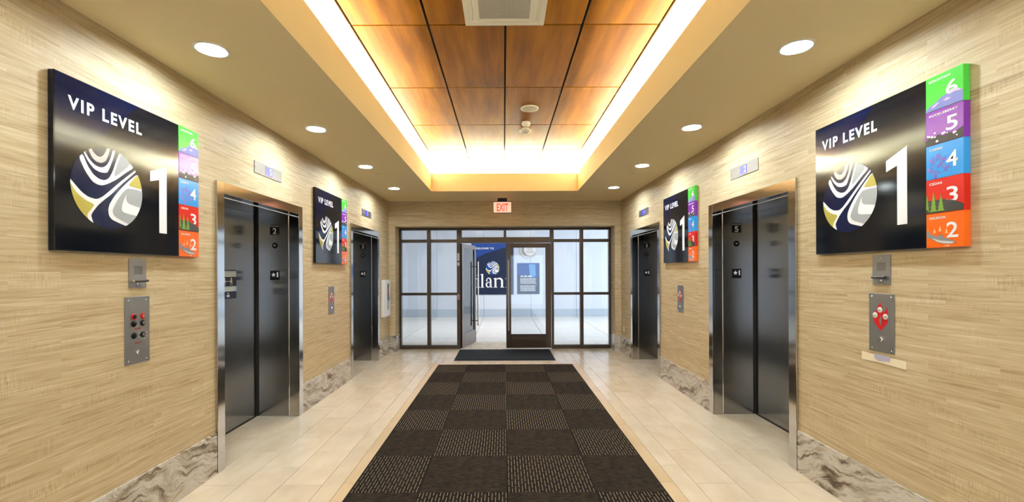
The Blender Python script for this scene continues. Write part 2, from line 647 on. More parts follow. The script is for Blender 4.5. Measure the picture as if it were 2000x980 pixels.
def clip_disc(poly, n=72):
    """Sutherland-Hodgman against the unit disc"""
    circ = circle(0, 0, 1.0, n)
    out = poly
    for i in range(n):
        a, b = circ[i], circ[(i + 1) % n]
        side = lambda p: (b[0] - a[0]) * (p[1] - a[1]) - (b[1] - a[1]) * (p[0] - a[0])
        new = []
        for j in range(len(out)):
            p, q = out[j], out[(j + 1) % len(out)]
            sp, sq = side(p), side(q)
            if sp >= 0: new.append(p)
            if sp * sq < 0:
                t = sp / (sp - sq)
                new.append((p[0] + t * (q[0] - p[0]), p[1] + t * (q[1] - p[1])))
        out = new
        if len(out) < 3: return []
    return out


def smooth_poly(p, it=2):
    for _ in range(it):
        q = []
        n = len(p)
        for i in range(n):
            a, b = p[i], p[(i + 1) % n]
            q.append((a[0] * .8 + b[0] * .2, a[1] * .8 + b[1] * .2))
            q.append((a[0] * .2 + b[0] * .8, a[1] * .2 + b[1] * .8))
        p = q
    return p


LOGO = [
    ('white_band', 'sign_white', [
        [(-0.794, 0.593), (-0.645, 0.309), (-0.465, 0.098), (-0.332, 0.044), (-0.196, 0.045), (-0.041, 0.114), (0.222, 0.284), (0.484, 0.507), (0.724, 0.69), (0.643, 0.749), (0.337, 0.965), (0.292, 0.972), (0.195, 0.737), (0.09, 0.443), (-0.012, 0.26), (-0.139, 0.18), (-0.291, 0.191), (-0.438, 0.269), (-0.581, 0.445), (-0.702, 0.697)],
        [(-0.681, 0.735), (-0.555, 0.532), (-0.398, 0.393), (-0.236, 0.354), (-0.068, 0.38), (-0.011, 0.472), (0.106, 0.768), (0.181, 1.022), (0.108, 1.015), (0.034, 0.762), (-0.053, 0.594), (-0.152, 0.504), (-0.249, 0.475), (-0.397, 0.5), (-0.528, 0.601), (-0.648, 0.762)],
        [(-1.02, 0.06), (-0.906, -0.045), (-0.735, -0.207), (-0.558, -0.3), (-0.347, -0.319), (-0.197, -0.236), (-0.013, -0.071), (0.313, 0.236), (0.562, 0.455), (0.81, 0.66), (0.83, 0.63), (0.562, 0.371), (0.312, 0.14), (0.044, -0.14), (-0.156, -0.307), (-0.321, -0.464), (-0.429, -0.608), (-0.495, -0.719), (-0.469, -0.817), (-0.37, -1.04), (-0.43, -1.02), (-0.53, -0.9), (-0.599, -0.758), (-0.586, -0.693), (-0.507, -0.594), (-0.415, -0.478), (-0.454, -0.434), (-0.61, -0.396), (-0.81, -0.282), (-0.907, -0.191), (-1.02, -0.062)],
        [(0.839, 0.546), (0.561, 0.302), (0.312, 0.044), (0.131, -0.178), (-0.0, -0.387), (-0.035, -0.525), (-0.016, -0.668), (0.07, -0.763), (0.308, -0.835), (0.571, -0.905), (0.67, -0.95), (0.9, -0.75), (1.1, -0.132), (1.1, 0.217), (1.0, 0.486)]]),
    ('pale_band', 'sign_pale', [
        [(-0.566, 0.835), (-0.463, 0.657), (-0.343, 0.586), (-0.221, 0.591), (-0.109, 0.659), (-0.038, 0.796), (0.035, 1.034), (-0.051, 1.025), (-0.137, 0.822), (-0.234, 0.731), (-0.329, 0.731), (-0.436, 0.804), (-0.488, 0.891)]]),
    ('grey_field', 'sign_grey', [
        [(0.346, 0.96), (0.43, 0.95), (0.627, 0.75), (0.406, 0.544), (0.208, 0.37), (0.157, 0.348), (0.143, 0.401), (0.224, 0.664)],
        [(1.057, 0.115), (0.689, 0.126), (0.513, 0.105), (0.357, -0.057), (0.19, -0.303), (0.092, -0.506), (0.094, -0.6), (0.173, -0.683), (0.354, -0.747), (0.62, -0.84), (0.9, -0.62), (0.857, -0.58), (0.557, -0.555), (0.395, -0.531), (0.346, -0.469), (0.377, -0.3), (0.512, -0.014), (0.49, -0.143), (0.511, -0.237), (0.59, -0.285), (0.752, -0.31), (0.952, -0.346), (1.055, -0.351), (1.091, -0.097)]]),
    ('gold_field', 'sign_gold', [
        [(-1.03, -0.043), (-0.99, -0.062), (-0.907, -0.191), (-0.81, -0.282), (-0.61, -0.396), (-0.454, -0.434), (-0.415, -0.478), (-0.507, -0.594), (-0.586, -0.693), (-0.599, -0.758), (-0.522, -0.912), (-0.738, -0.85), (-0.99, -0.515), (-1.05, -0.238)],
        [(0.849, 0.54), (0.593, 0.238), (0.577, 0.202), (0.722, 0.18), (1.04, 0.17), (1.04, 0.385)]]),
]


def emblem(parent, cx, cz, r, y, base='sign_navy'):
    """round emblem: navy disc with bands and fields laid on it"""
    d = MB().prism(circle(cx, cz, r, 56), y - 0.0006, y).build('emblem', base, parent)
    for k, (nm, mt, polys) in enumerate(LOGO):
        for p in polys:
            q = clip_disc(smooth_poly(p, 1))
            if len(q) > 2:
                MB().prism([(cx + a * r, cz + b * r) for a, b in q], y - 0.0010 - 0.0004 * k, y - 0.0005).build(nm, mt, d)
    return d


# ------------------------------------------------------------------ the room shell
E1A, E1B = 3.50, 4.805     # first pair of elevator openings
E2A, E2B = 6.50, 7.805
OH = 2.195                 # height of the openings
DR = 0.45                  # recess to the doors


def side_wall(name, x0, x1, label):
    mb = MB()
    for a, b in ((YN, E1A), (E1B, E2A), (E2B, YB + 0.6)):
        mb.box(x0, x1, a, b, 0, H + 0.9)
    for a, b in ((E1A, E1B), (E2A, E2B)):
        mb.box(x0, x1, a, b, OH, H + 0.9)
    o = mb.build(name, 'wood_grain_wallcovering')
    tag(o, label, None, None, 'structure')


side_wall('wall_left', WL - 0.7, WL, 'beige wood-grain wall with elevators two and three')
side_wall('wall_right', WR, WR + 0.7, 'beige wood-grain wall with elevators five and six')
OX0, OX1, OZ = -2.108, 2.158, 2.440
mb = MB()
mb.box(WL, OX0, YB, YB + 0.5, 0, H + 0.9)
mb.box(OX1, WR, YB, YB + 0.5, 0, H + 0.9)
mb.box(OX0, OX1, YB, YB + 0.5, OZ, H + 0.9)
tag(mb.build('wall_far', 'wood_grain_wallcovering'), 'beige wood-grain wall around the glass entrance front', kind='structure')
mb = MB()
mb.box(WL - 0.7, -1.9, YN - 0.3, YN, 0, H + 0.9)
mb.box(1.9, WR + 0.7, YN - 0.3, YN, 0, H + 0.9)
mb.box(-1.9, 1.9, YN - 0.3, YN, 2.35, H + 0.9)
tag(mb.build('wall_back', 'wood_grain_wallcovering'), 'beige wood-grain end wall with wide doorway behind the viewer', kind='structure')

# backs of the elevator recesses
for nm, x0, x1 in (('wall_shaft_left', WL - 0.70, WL - 0.60), ('wall_shaft_right', WR + 0.60, WR + 0.70)):
    mb = MB()
    for a, b in ((E1A, E1B), (E2A, E2B)):
        mb.box(x0, x1, a, b, 0, OH)
    tag(mb.build(nm, 'dark_gap'), 'dark hoistway wall behind the elevator doors', kind='structure')

# marble bases
BH = 0.318


def marble(parent, b):
    box('marble_slab', 'brown_veined_marble', b, parent, 0.002)


bl = tag(empty('baseboard_left', (WL, 0, 0)), 'tall veined marble base under the wall of elevators two and three', kind='structure')
for a, b in ((YN, 1.45), (1.452, E1A - 0.078), (E1B + 0.078, E2A - 0.078), (E2B + 0.078, YB - 0.002)):
    marble(bl, (0.0, 0.014, a, b, 0, BH))
br_ = tag(empty('baseboard_right', (WR, 0, 0)), 'tall veined marble base under the wall of elevators five and six', kind='structure')
for a, b in ((YN, 1.45), (1.452, E1A - 0.078), (E1B + 0.078, E2A - 0.078), (E2B + 0.078, YB - 0.002)):
    marble(br_, (-0.014, 0.0, a, b, 0, BH))
bf = tag(empty('baseboard_far', (0, YB, 0)), 'short veined marble base pieces beside the glass entrance front', kind='structure')
marble(bf, (WL + 0.016, OX0 + 0.012, -0.014, 0, 0, BH))
marble(bf, (OX0, OX0 + 0.012, 0.001, YS - YB - 0.001, 0, BH))
marble(bf, (OX1 - 0.012, WR - 0.016, -0.014, 0, 0, BH))
marble(bf, (OX1 - 0.012, OX1, 0.001, YS - YB - 0.001, 0, BH))

# ------------------------------------------------------------------ floor
fl = MB()
fl.box(WL - 0.7, WR + 0.7, YN - 0.3, YS + 0.12, -0.10, -0.0035)
floor = tag(fl.build('floor', 'grout'), 'cream porcelain tile floor in running bond', kind='structure')
TL = 0.61
GAP = 0.0032


def tile(x0, x1, y0, y1, mat='cream_porcelain_tile', name='floor_tile', parent=None):
    w, l = x1 - x0 - GAP, y1 - y0 - GAP
    if w < 0.01 or l < 0.01: return
    key = (round(w, 4), round(l, 4), mat)
    if key not in _tiles:
        _tiles[key] = MB().box(-w / 2, w / 2, -l / 2, l / 2, -0.012, 0.0, ch=0.0008).mesh(name, mat)
    put(_tiles[key], name, parent or floor, ((x0 + x1) / 2, (y0 + y1) / 2, 0))


_tiles = {}


def tile_col(x0, x1, ya, yb, phase):
    k = math.floor((ya - phase) / TL)
    while phase + k * TL < yb - 1e-6:
        a, b = max(ya, phase + k * TL), min(yb, phase + (k + 1) * TL)
        tile(x0, x1, a, b)
        k += 1


PA, PB = 3.236, 3.541
CX0, CX1 = XC - 1.12, XC + 1.12       # carpet
CY1 = 7.42
BX0, BX1 = -1.186, 1.240              # outer edges of the border strip
FY0 = -0.4
left_cols = [(-1.33, BX0, PB), (-1.63, -1.33, PA), (-1.93, -1.63, PB), (WL, -1.93, PA)]
right_cols = [(BX1, 1.394, PB), (1.394, 1.694, PA), (1.694, 1.994, PB), (1.994, WR, PA)]
for a, b, p in left_cols + right_cols:
    tile_col(a, b, FY0, YS + 0.10, p)
for a, b in ((E1A, E1B), (E2A, E2B)):
    tile_col(WL - 0.30, WL, a, b, PB)
    tile_col(WL - DR - 0.01, WL - 0.30, a, b, PA)
    tile_col(WR, WR + 0.30, a, b, PB)
    tile_col(WR + 0.30, WR + DR + 0.01, a, b, PA)
xs = [BX0, -1.08, -0.77, -0.46, -0.15, 0.16, 0.47, 0.78, 1.09, BX1]
for i in range(len(xs) - 1):
    tile_col(xs[i], xs[i + 1], CY1 + 0.086, YS + 0.10, PA if i % 2 else PB)
y = FY0
while y < CY1 + 0.08:
    b = min(y + 1.22, CY1 + 0.084)
    tile(BX0, CX0, y, b, 'tan_border_tile', 'border_strip')
    tile(CX1, BX1, y, b, 'tan_border_tile', 'border_strip')
    y = b + 1e-4
for a, b in ((CX0, XC - 0.4), (XC - 0.4, XC + 0.5), (XC + 0.5, CX1)):
    tile(a, b, CY1, CY1 + 0.084, 'tan_border_tile', 'border_strip')
# plain floor behind the camera
box('floor_field', 'cream_porcelain_tile', (WL, WR, YN - 0.3, FY0 - 0.002, -0.012, 0.0), floor)

# ------------------------------------------------------------------ carpet of square tiles
carpet = tag(empty('carpet_runner', (XC, 4.0, 0)), 'dark brown carpet of chequered patterned squares along the corridor', 'carpet')
CT = 0.6215
cxs = [CX0, XC - 0.6215, XC, XC + 0.6215, CX1]
_ct = {}
row = 0
y = CY1
first = True
edge = 6.838
rows = []
hi = CY1
lo = edge
while hi > -1.2:
    rows.append((lo, hi))
    hi = lo
    lo -= CT
for r, (lo, hi) in enumerate(rows):
    for c in range(4):
        x0, x1 = cxs[c], cxs[c + 1]
        w, l = x1 - x0 - 0.0015, hi - lo - 0.0015
        kind = 'carpet_with_dashes' if (r + c) % 2 == 0 else 'carpet_with_fine_cross_lines'
        k = (round(w, 3), round(l, 3), kind)
        if k not in _ct:
            _ct[k] = MB().box(-w / 2, w / 2, -l / 2, l / 2, -0.0035, 0.004, ch=0.001).mesh('carpet_tile', kind)
        put(_ct[k], 'carpet_tile', carpet, ((x0 + x1) / 2 - XC, (lo + hi) / 2 - 4.0, 0.0))

# black entrance mat with bevelled rubber edge
mat_root = tag(empty('floor_mat', (XC, 8.30, 0)), 'black ribbed entrance mat lying before the glass doors', 'mat')
mb = MB()
mb.add([(-0.905, -0.56, 0.001), (0.885, -0.56, 0.001), (0.885, 0.55, 0.001), (-0.905, 0.55, 0.001),
        (-0.885, -0.54, 0.009), (0.865, -0.54, 0.009), (0.865, 0.53, 0.009), (-0.885, 0.53, 0.009)],
       [(0, 3, 2, 1), (4, 5, 6, 7), (0, 1, 5, 4), (1, 2, 6, 5), (2, 3, 7, 6), (3, 0, 4, 7)])
mb.build('rubber_edge', 'rubber_mat', mat_root)
mb = MB()
for k in range(44):
    xx = -0.86 + k * 0.0388
    mb.box(xx, xx + 0.030, -0.515, 0.505, 0.0085, 0.0120)
tag(mb.build('ribbed_surface', 'rubber_mat', mat_root), kind='stuff')

# ------------------------------------------------------------------ ceiling
DLX = (XC - 1.815, XC + 1.79)
DLY = [7.27, 5.77, 4.25, 2.73, 1.21, -0.31, -1.83]
SPR = [(-1.765, 6.20), (1.79, 6.20)]


def sheet(mb, outer, holes, z):
    polys = [[Vector((p[0], p[1], 0)) for p in outer]] + [[Vector((p[0], p[1], 0)) for p in h] for h in holes]
    flat = [p for q in polys for p in q]
    tri = tessellate_polygon(polys)
    mb.add([(p.x, p.y, z) for p in flat], [tuple(t) for t in tri])


DR_ = 0.084
mb = MB()
for (xa, xb, dx) in ((WL, T0, DLX[0]), (T1, WR, DLX[1])):
    sheet(mb, [(xa, YN), (xb, YN), (xb, YB), (xa, YB)], [circle(dx, yy, DR_, 28) for yy in DLY], H)
mb.box(T0, T1, TY1, YB, H - 0.0, H + 0.0005)
mb.box(T0, T1, YN, TY0, H, H + 0.0005)
ceil = mb.build('ceiling', 'cream_paint')
tag(ceil, 'cream painted soffit around a raised tray of wooden ceiling panels', kind='structure')
# upstand of the tray
box('tray_upstand', 'cream_paint', (T0 - 0.015, T0, TY0, TY1 + 0.015, H + 0.0008, FT), ceil)
box('tray_upstand', 'cream_paint', (T1, T1 + 0.015, TY0, TY1 + 0.015, H + 0.0008, FT), ceil)
box('tray_upstand', 'cream_paint', (T0, T1, TY1, TY1 + 0.015, H + 0.0008, FT), ceil)
box('tray_upstand', 'cream_paint', (T0, T1, TY0 - 0.015, TY0, H + 0.0008, FT), ceil)
# the cove behind it
CVX = 0.46
box('cove_ledge', 'cove_white', (T0 - CVX, T0 - 0.016, TY0 - 0.4, TY1 + 0.45, 3.03, 3.04), ceil)
box('cove_ledge', 'cove_white', (T1 + 0.016, T1 + CVX, TY0 - 0.4, TY1 + 0.45, 3.03, 3.04), ceil)
box('cove_ledge', 'cove_white', (T0 - 0.015, T1 + 0.015, TY1 + 0.016, TY1 + 0.45, 3.03, 3.04), ceil)
box('cove_ledge', 'cove_white', (T0 - 0.015, T1 + 0.015, TY0 - 0.4, TY0 - 0.016, 3.03, 3.04), ceil)
box('cove_side', 'cove_white', (T0 - CVX - 0.02, T0 - CVX, TY0 - 0.4, TY1 + 0.45, 2.95, HP + 0.05), ceil)
box('cove_side', 'cove_white', (T1 + CVX, T1 + CVX + 0.02, TY0 - 0.4, TY1 + 0.45, 2.95, HP + 0.05), ceil)
box('cove_side', 'cove_white', (T0 - CVX, T1 + CVX, TY1 + 0.45, TY1 + 0.47, 2.95, HP + 0.05), ceil)
box('cove_side', 'cove_white', (T0 - CVX, T1 + CVX, TY0 - 0.42, TY0 - 0.4, 2.95, HP + 0.05), ceil)
box('ceiling_backing', 'dark_gap', (T0 - CVX - 0.02, T1 + CVX + 0.02, TY0 - 0.42, TY1 + 0.47, HP + 0.024, HP + 0.05), ceil)
PY = [7.632, 7.060, 5.872, 4.684, 3.497, 2.309, 1.121, -0.067, -1.255, -2.443]
box('cove_lid', 'cove_white', (T0 - CVX, T1 + CVX, PY[0] + 0.004, TY1 + 0.45, HP, HP + 0.022), ceil)
PX = [T0 - CVX, XC - 1.22, XC - 0.61, XC, XC + 0.61, XC + 1.22, T1 + CVX]
_pm = {}
for i in range(len(PX) - 1):
    for j in range(len(PY) - 1):
        gx, gy = 0.010, 0.008
        w, l = PX[i + 1] - PX[i] - 2 * gx, PY[j] - PY[j + 1] - 2 * gy
        pmat = 'cove_white' if i in (0, len(PX) - 2) else 'stained_maple_panel'
        k = (round(w, 3), round(l, 3), pmat)
        if k not in _pm:
            _pm[k] = MB().box(-w / 2, w / 2, -l / 2, l / 2, 0, 0.019, ch=0.0015).mesh('ceiling_panel', pmat)
        put(_pm[k], 'ceiling_panel', ceil, ((PX[i] + PX[i + 1]) / 2, (PY[j] + PY[j + 1]) / 2, HP))

# ------------------------------------------------------------------ downlights
ring_m = MB().lathe([(0.102, 0.0), (0.102, -0.004), (0.086, -0.006), (0.079, -0.001), (0.079, 0.0)], seg=32, closed=True).mesh('trim_ring', 'white_plastic')
can_m = MB().lathe([(0.080, 0.0), (0.076, 0.030), (0.078, 0.030), (0.082, 0.0)], seg=32, closed=True).mesh('reflector', 'white_plastic')
lens_m = MB().lathe([(0.0765, 0.013), (0.0765, 0.030)], seg=32, smooth=False).mesh('lens', 'lamp_lens')
where = {
    (0, 2.73): 'round recessed downlight in soffit just ahead of elevator two',
    (0, 4.25): 'round recessed downlight in soffit over the elevator two doorway',
    (0, 5.77): 'round recessed downlight in soffit between elevators two and three',
    (0, 7.27): 'round recessed downlight in soffit over the elevator three doorway',
    (1, 2.73): 'round recessed downlight in soffit just ahead of elevator five',
    (1, 4.25): 'round recessed downlight in soffit over the elevator five doorway',
    (1, 5.77): 'round recessed downlight in soffit between elevators five and six',
    (1, 7.27): 'round recessed downlight in soffit over the elevator six doorway',
    (0, 1.21): 'round recessed downlight over the wall ahead of elevator two, beside the viewer',
    (1, 1.21): 'round recessed downlight over the wall ahead of elevator five, beside the viewer',
    (0, -0.31): 'round recessed downlight on elevator two side just behind the viewer',
    (1, -0.31): 'round recessed downlight on elevator five side just behind the viewer',
    (0, -1.83): 'round recessed downlight on elevator two side by the rear doorway',
    (1, -1.83): 'round recessed downlight on elevator five side by the rear doorway',
}
for s in (0, 1):
    for yy in DLY:
        d = empty('recessed_downlight', (DLX[s], yy, H))
        put(ring_m, 'trim_ring', d)
        put(can_m, 'reflector', d)
        put(lens_m, 'lens', d)
        tag(d, where[(s, yy)], 'downlight', 'recessed downlights in the soffit')

# concealed sprinkler plates
for (sx, sy), nm in zip(SPR, ('elevator three', 'elevator six')):
    t = empty('sprinkler_cover', (sx, sy, H))
    MB().lathe([(0.0, -0.008), (0.038, -0.008), (0.042, -0.005), (0.042, -0.004)], seg=24).build('cover_plate', 'cream_paint', t)
    MB().lathe([(0.030, -0.004), (0.030, 0.0)], seg=20).build('cup', 'dark_gap', t)
    tag(t, 'flat round concealed sprinkler cover in soffit near ' + nm, 'sprinkler', 'sprinkler covers in the soffit')

# ------------------------------------------------------------------ elevators
star_pts = [(math.sin(PI * k / 5) * (1.0 if k % 2 == 0 else 0.42), math.cos(PI * k / 5) * (1.0 if k % 2 == 0 else 0.42)) for k in range(10)]


def jamb_plates(par, px, pr, num):
    """the three plates on one jamb; pr turns them to face into the opening"""
    depth = 0.247
    p = MB().box(-0.05, 0.05, -0.003, 0, 1.965, 2.066).build('floor_plate', 'black_plate', par, (px, depth, 0), pr)
    mb = MB()
    lettering(mb, num, -0.020, 0.020, 1.972, 2.034, -0.0042, 0.012, 0.001)
    mb.build('numeral', 'sign_white', p)
    mb = MB()
    lettering(mb, 'ELEVATOR', -0.046, 0.046, 2.046, 2.060, -0.0040, 0.02, 0.0008)
    mb.build('caption', 'sign_pale', p)
    c = MB().lathe([(0.0, -0.004), (0.030, -0.004), (0.033, 0.0)], axis='y', origin=(0, 0, 1.846), seg=28).build('lantern_lens', 'black_plate', par, (px, depth, 0), pr)
    MB().prism([(-0.014, 1.853), (0.014, 1.853), (0.0, 1.836)], -0.0055, -0.0035).build('arrow', 'sign_pale', c)
    q = MB().box(-0.05, 0.05, -0.003, 0, 1.472, 1.573).build('star_plate', 'black_plate', par, (px, depth, 0), pr)
    MB().prism([(-0.014 + 0.026 * a, 1.529 + 0.027 * b) for a, b in star_pts], -0.0042, -0.003).build('star', 'sign_white', q)
    mb = MB()
    lettering(mb, '1', 0.022, 0.036, 1.504, 1.556, -0.0042, 0.015, 0.001)
    mb.build('numeral', 'sign_white', q)


def elevator(n, num, loc, rz, label):
    root = tag(empty('door_%d' % n, loc, rz), label, kind='structure')
    hw = (E1B - E1A) / 2
    cw, pr, rd = 0.075, 0.018, 0.09
    # casing: face on the wall plus a return into the opening
    for s in (-1, 1):
        mb = MB()
        a, b = sorted((s * (hw - 0.014), s * (hw + cw)))
        mb.box(a, b, -pr, -0.001, 0, OH + cw, ch=0.002)
        a, b = sorted((s * (hw - 0.014), s * (hw - 0.0005)))
        mb.box(a, b, -0.001, rd, 0, OH - 0.013)
        mb.build('side_casing', 'polished_steel', root)
    mb = MB()
    mb.box(-(hw - 0.0142), hw - 0.0142, -pr, -0.001, OH - 0.014, OH + cw, ch=0.002)
    mb.box(-(hw - 0.0142), hw - 0.0142, -0.001, rd, OH - 0.014, OH - 0.0005)
    mb.build('head_casing', 'polished_steel', root)
    # jamb panels inside the opening, with the shadow gap before the doors
    for s in (-1, 1):
        a, b = sorted((s * (hw - 0.006), s * (hw - 0.0005)))
        box('jamb_panel', 'brushed_steel', (a, b, rd + 0.002, DR - 0.028, 0, OH - 0.008), root)
        a, b = sorted((s * (hw - 0.004), s * (hw + 0.0)))
        box('shadow_gap', 'dark_gap', (a, b, DR - 0.028, DR + 0.10, 0, OH), root)
    for s in (-1, 1):
        a, b = sorted((s * (hw - 0.020), s * (hw - 0.0065)))
        box('jamb_glint_strip', 'chrome', (a, b, rd - 0.001, rd + 0.011, 0, OH - 0.020), root, 0.004)  # bright strip added for the light line along the jamb seam
    box('head_glint_strip', 'chrome', (-(hw - 0.0145), hw - 0.0145, rd - 0.001, rd + 0.011, OH - 0.020, OH - 0.0085), root, 0.004)  # same added strip, brightening the underside of the head
    box('head_panel', 'brushed_steel', (-(hw - 0.007), hw - 0.007, rd + 0.002, DR - 0.006, OH - 0.008, OH - 0.0005), root)
    for s in (-1, 1):
        a, b = sorted((s * 0.002, s * (hw - 0.020)))
        box('door_leaf', 'brushed_steel', (a, b, DR, DR + 0.035, 0.012, OH - 0.004), root, 0.002)
        a, b = sorted((s * (hw - 0.020), s * (hw - 0.004)))
        box('shadow_gap', 'dark_gap', (a, b, DR + 0.02, DR + 0.10, 0.0, OH), root)
    box('shadow_gap', 'dark_gap', (-0.004, 0.004, DR + 0.02, DR + 0.05, 0.012, OH - 0.004), root)
    box('sill', 'dark_gap', (-(hw - 0.02), hw - 0.02, DR - 0.008, DR + 0.12, -0.002, 0.004), root)
    jamb_plates(root, hw - 0.006, -PI / 2, num)
    jamb_plates(root, -(hw - 0.006), PI / 2, num)
    return root


e1, e2 = (E1A + E1B) / 2, (E2A + E2B) / 2
elevator(1, '2', (WL, e1, 0), PI / 2, 'stainless steel elevator doorway with jamb plate numbered two')
elevator(2, '3', (WL, e2, 0), PI / 2, 'stainless steel elevator doorway with jamb plate numbered three')
elevator(3, '5', (WR, e1, 0), -PI / 2, 'stainless steel elevator doorway with jamb plate numbered five')
elevator(4, '6', (WR, e2, 0), -PI / 2, 'stainless steel elevator doorway with jamb plate numbered six')

# notice on the door of elevator two
st = empty('door_notice', (WL - DR, 4.325, 0), PI / 2)
tag(st, 'dark blue distancing notice stuck on the door of elevator two', 'notice')
Z0 = 1.300
for a, b, m in ((1.570, 1.582, 'sticker_navy'), (1.512, 1.570, 'sticker_light'), (1.420, 1.512, 'sticker_navy'), (1.370, 1.420, 'sticker_light'), (1.300, 1.370, 'sticker_navy')):
    box('notice_band', m, (-0.115, 0.115, -0.0015, -0.0005, a, b), st)
mb = MB()
for zz, xa, xb in ((1.545, -0.10, 0.085), (1.524, -0.10, 0.05), (1.400, -0.10, 0.08), (1.382, -0.09, 0.05)):
    x = xa
    while x < xb:
        w = random.uniform(0.010, 0.018)
        mb.box(x, x + w, -0.0022, -0.0014, zz - 0.006, zz + 0.006)
        x += w + 0.005
tag(mb.build('small_print', 'sign_white', st), kind='stuff')
mb = MB()
for s in (-1, 1):
    cx = -0.02 + s * 0.052
    mb.prism(circle(cx, 1.493, 0.011, 16), -0.0022, -0.0014)
    mb.box(cx - 0.014, cx + 0.014, -0.0022, -0.0014, 1.458, 1.480)
    for q in (-1, 1):
        mb.box(cx + q * 0.012 - 0.003, cx + q * 0.012 + 0.003, -0.0022, -0.0014, 1.428, 1.462)
mb.box(-0.055, 0.015, -0.0022, -0.0014, 1.466, 1.471)
mb.build('two_figures', 'sign_white', st)
mb = MB()
mb.prism(circle(-0.02, 1.352, 0.008, 14), -0.0022, -0.0014)
mb.box(-0.040, 0.004, -0.0022, -0.0014, 1.316, 1.338)
mb.build('small_crest', 'sign_white', st)


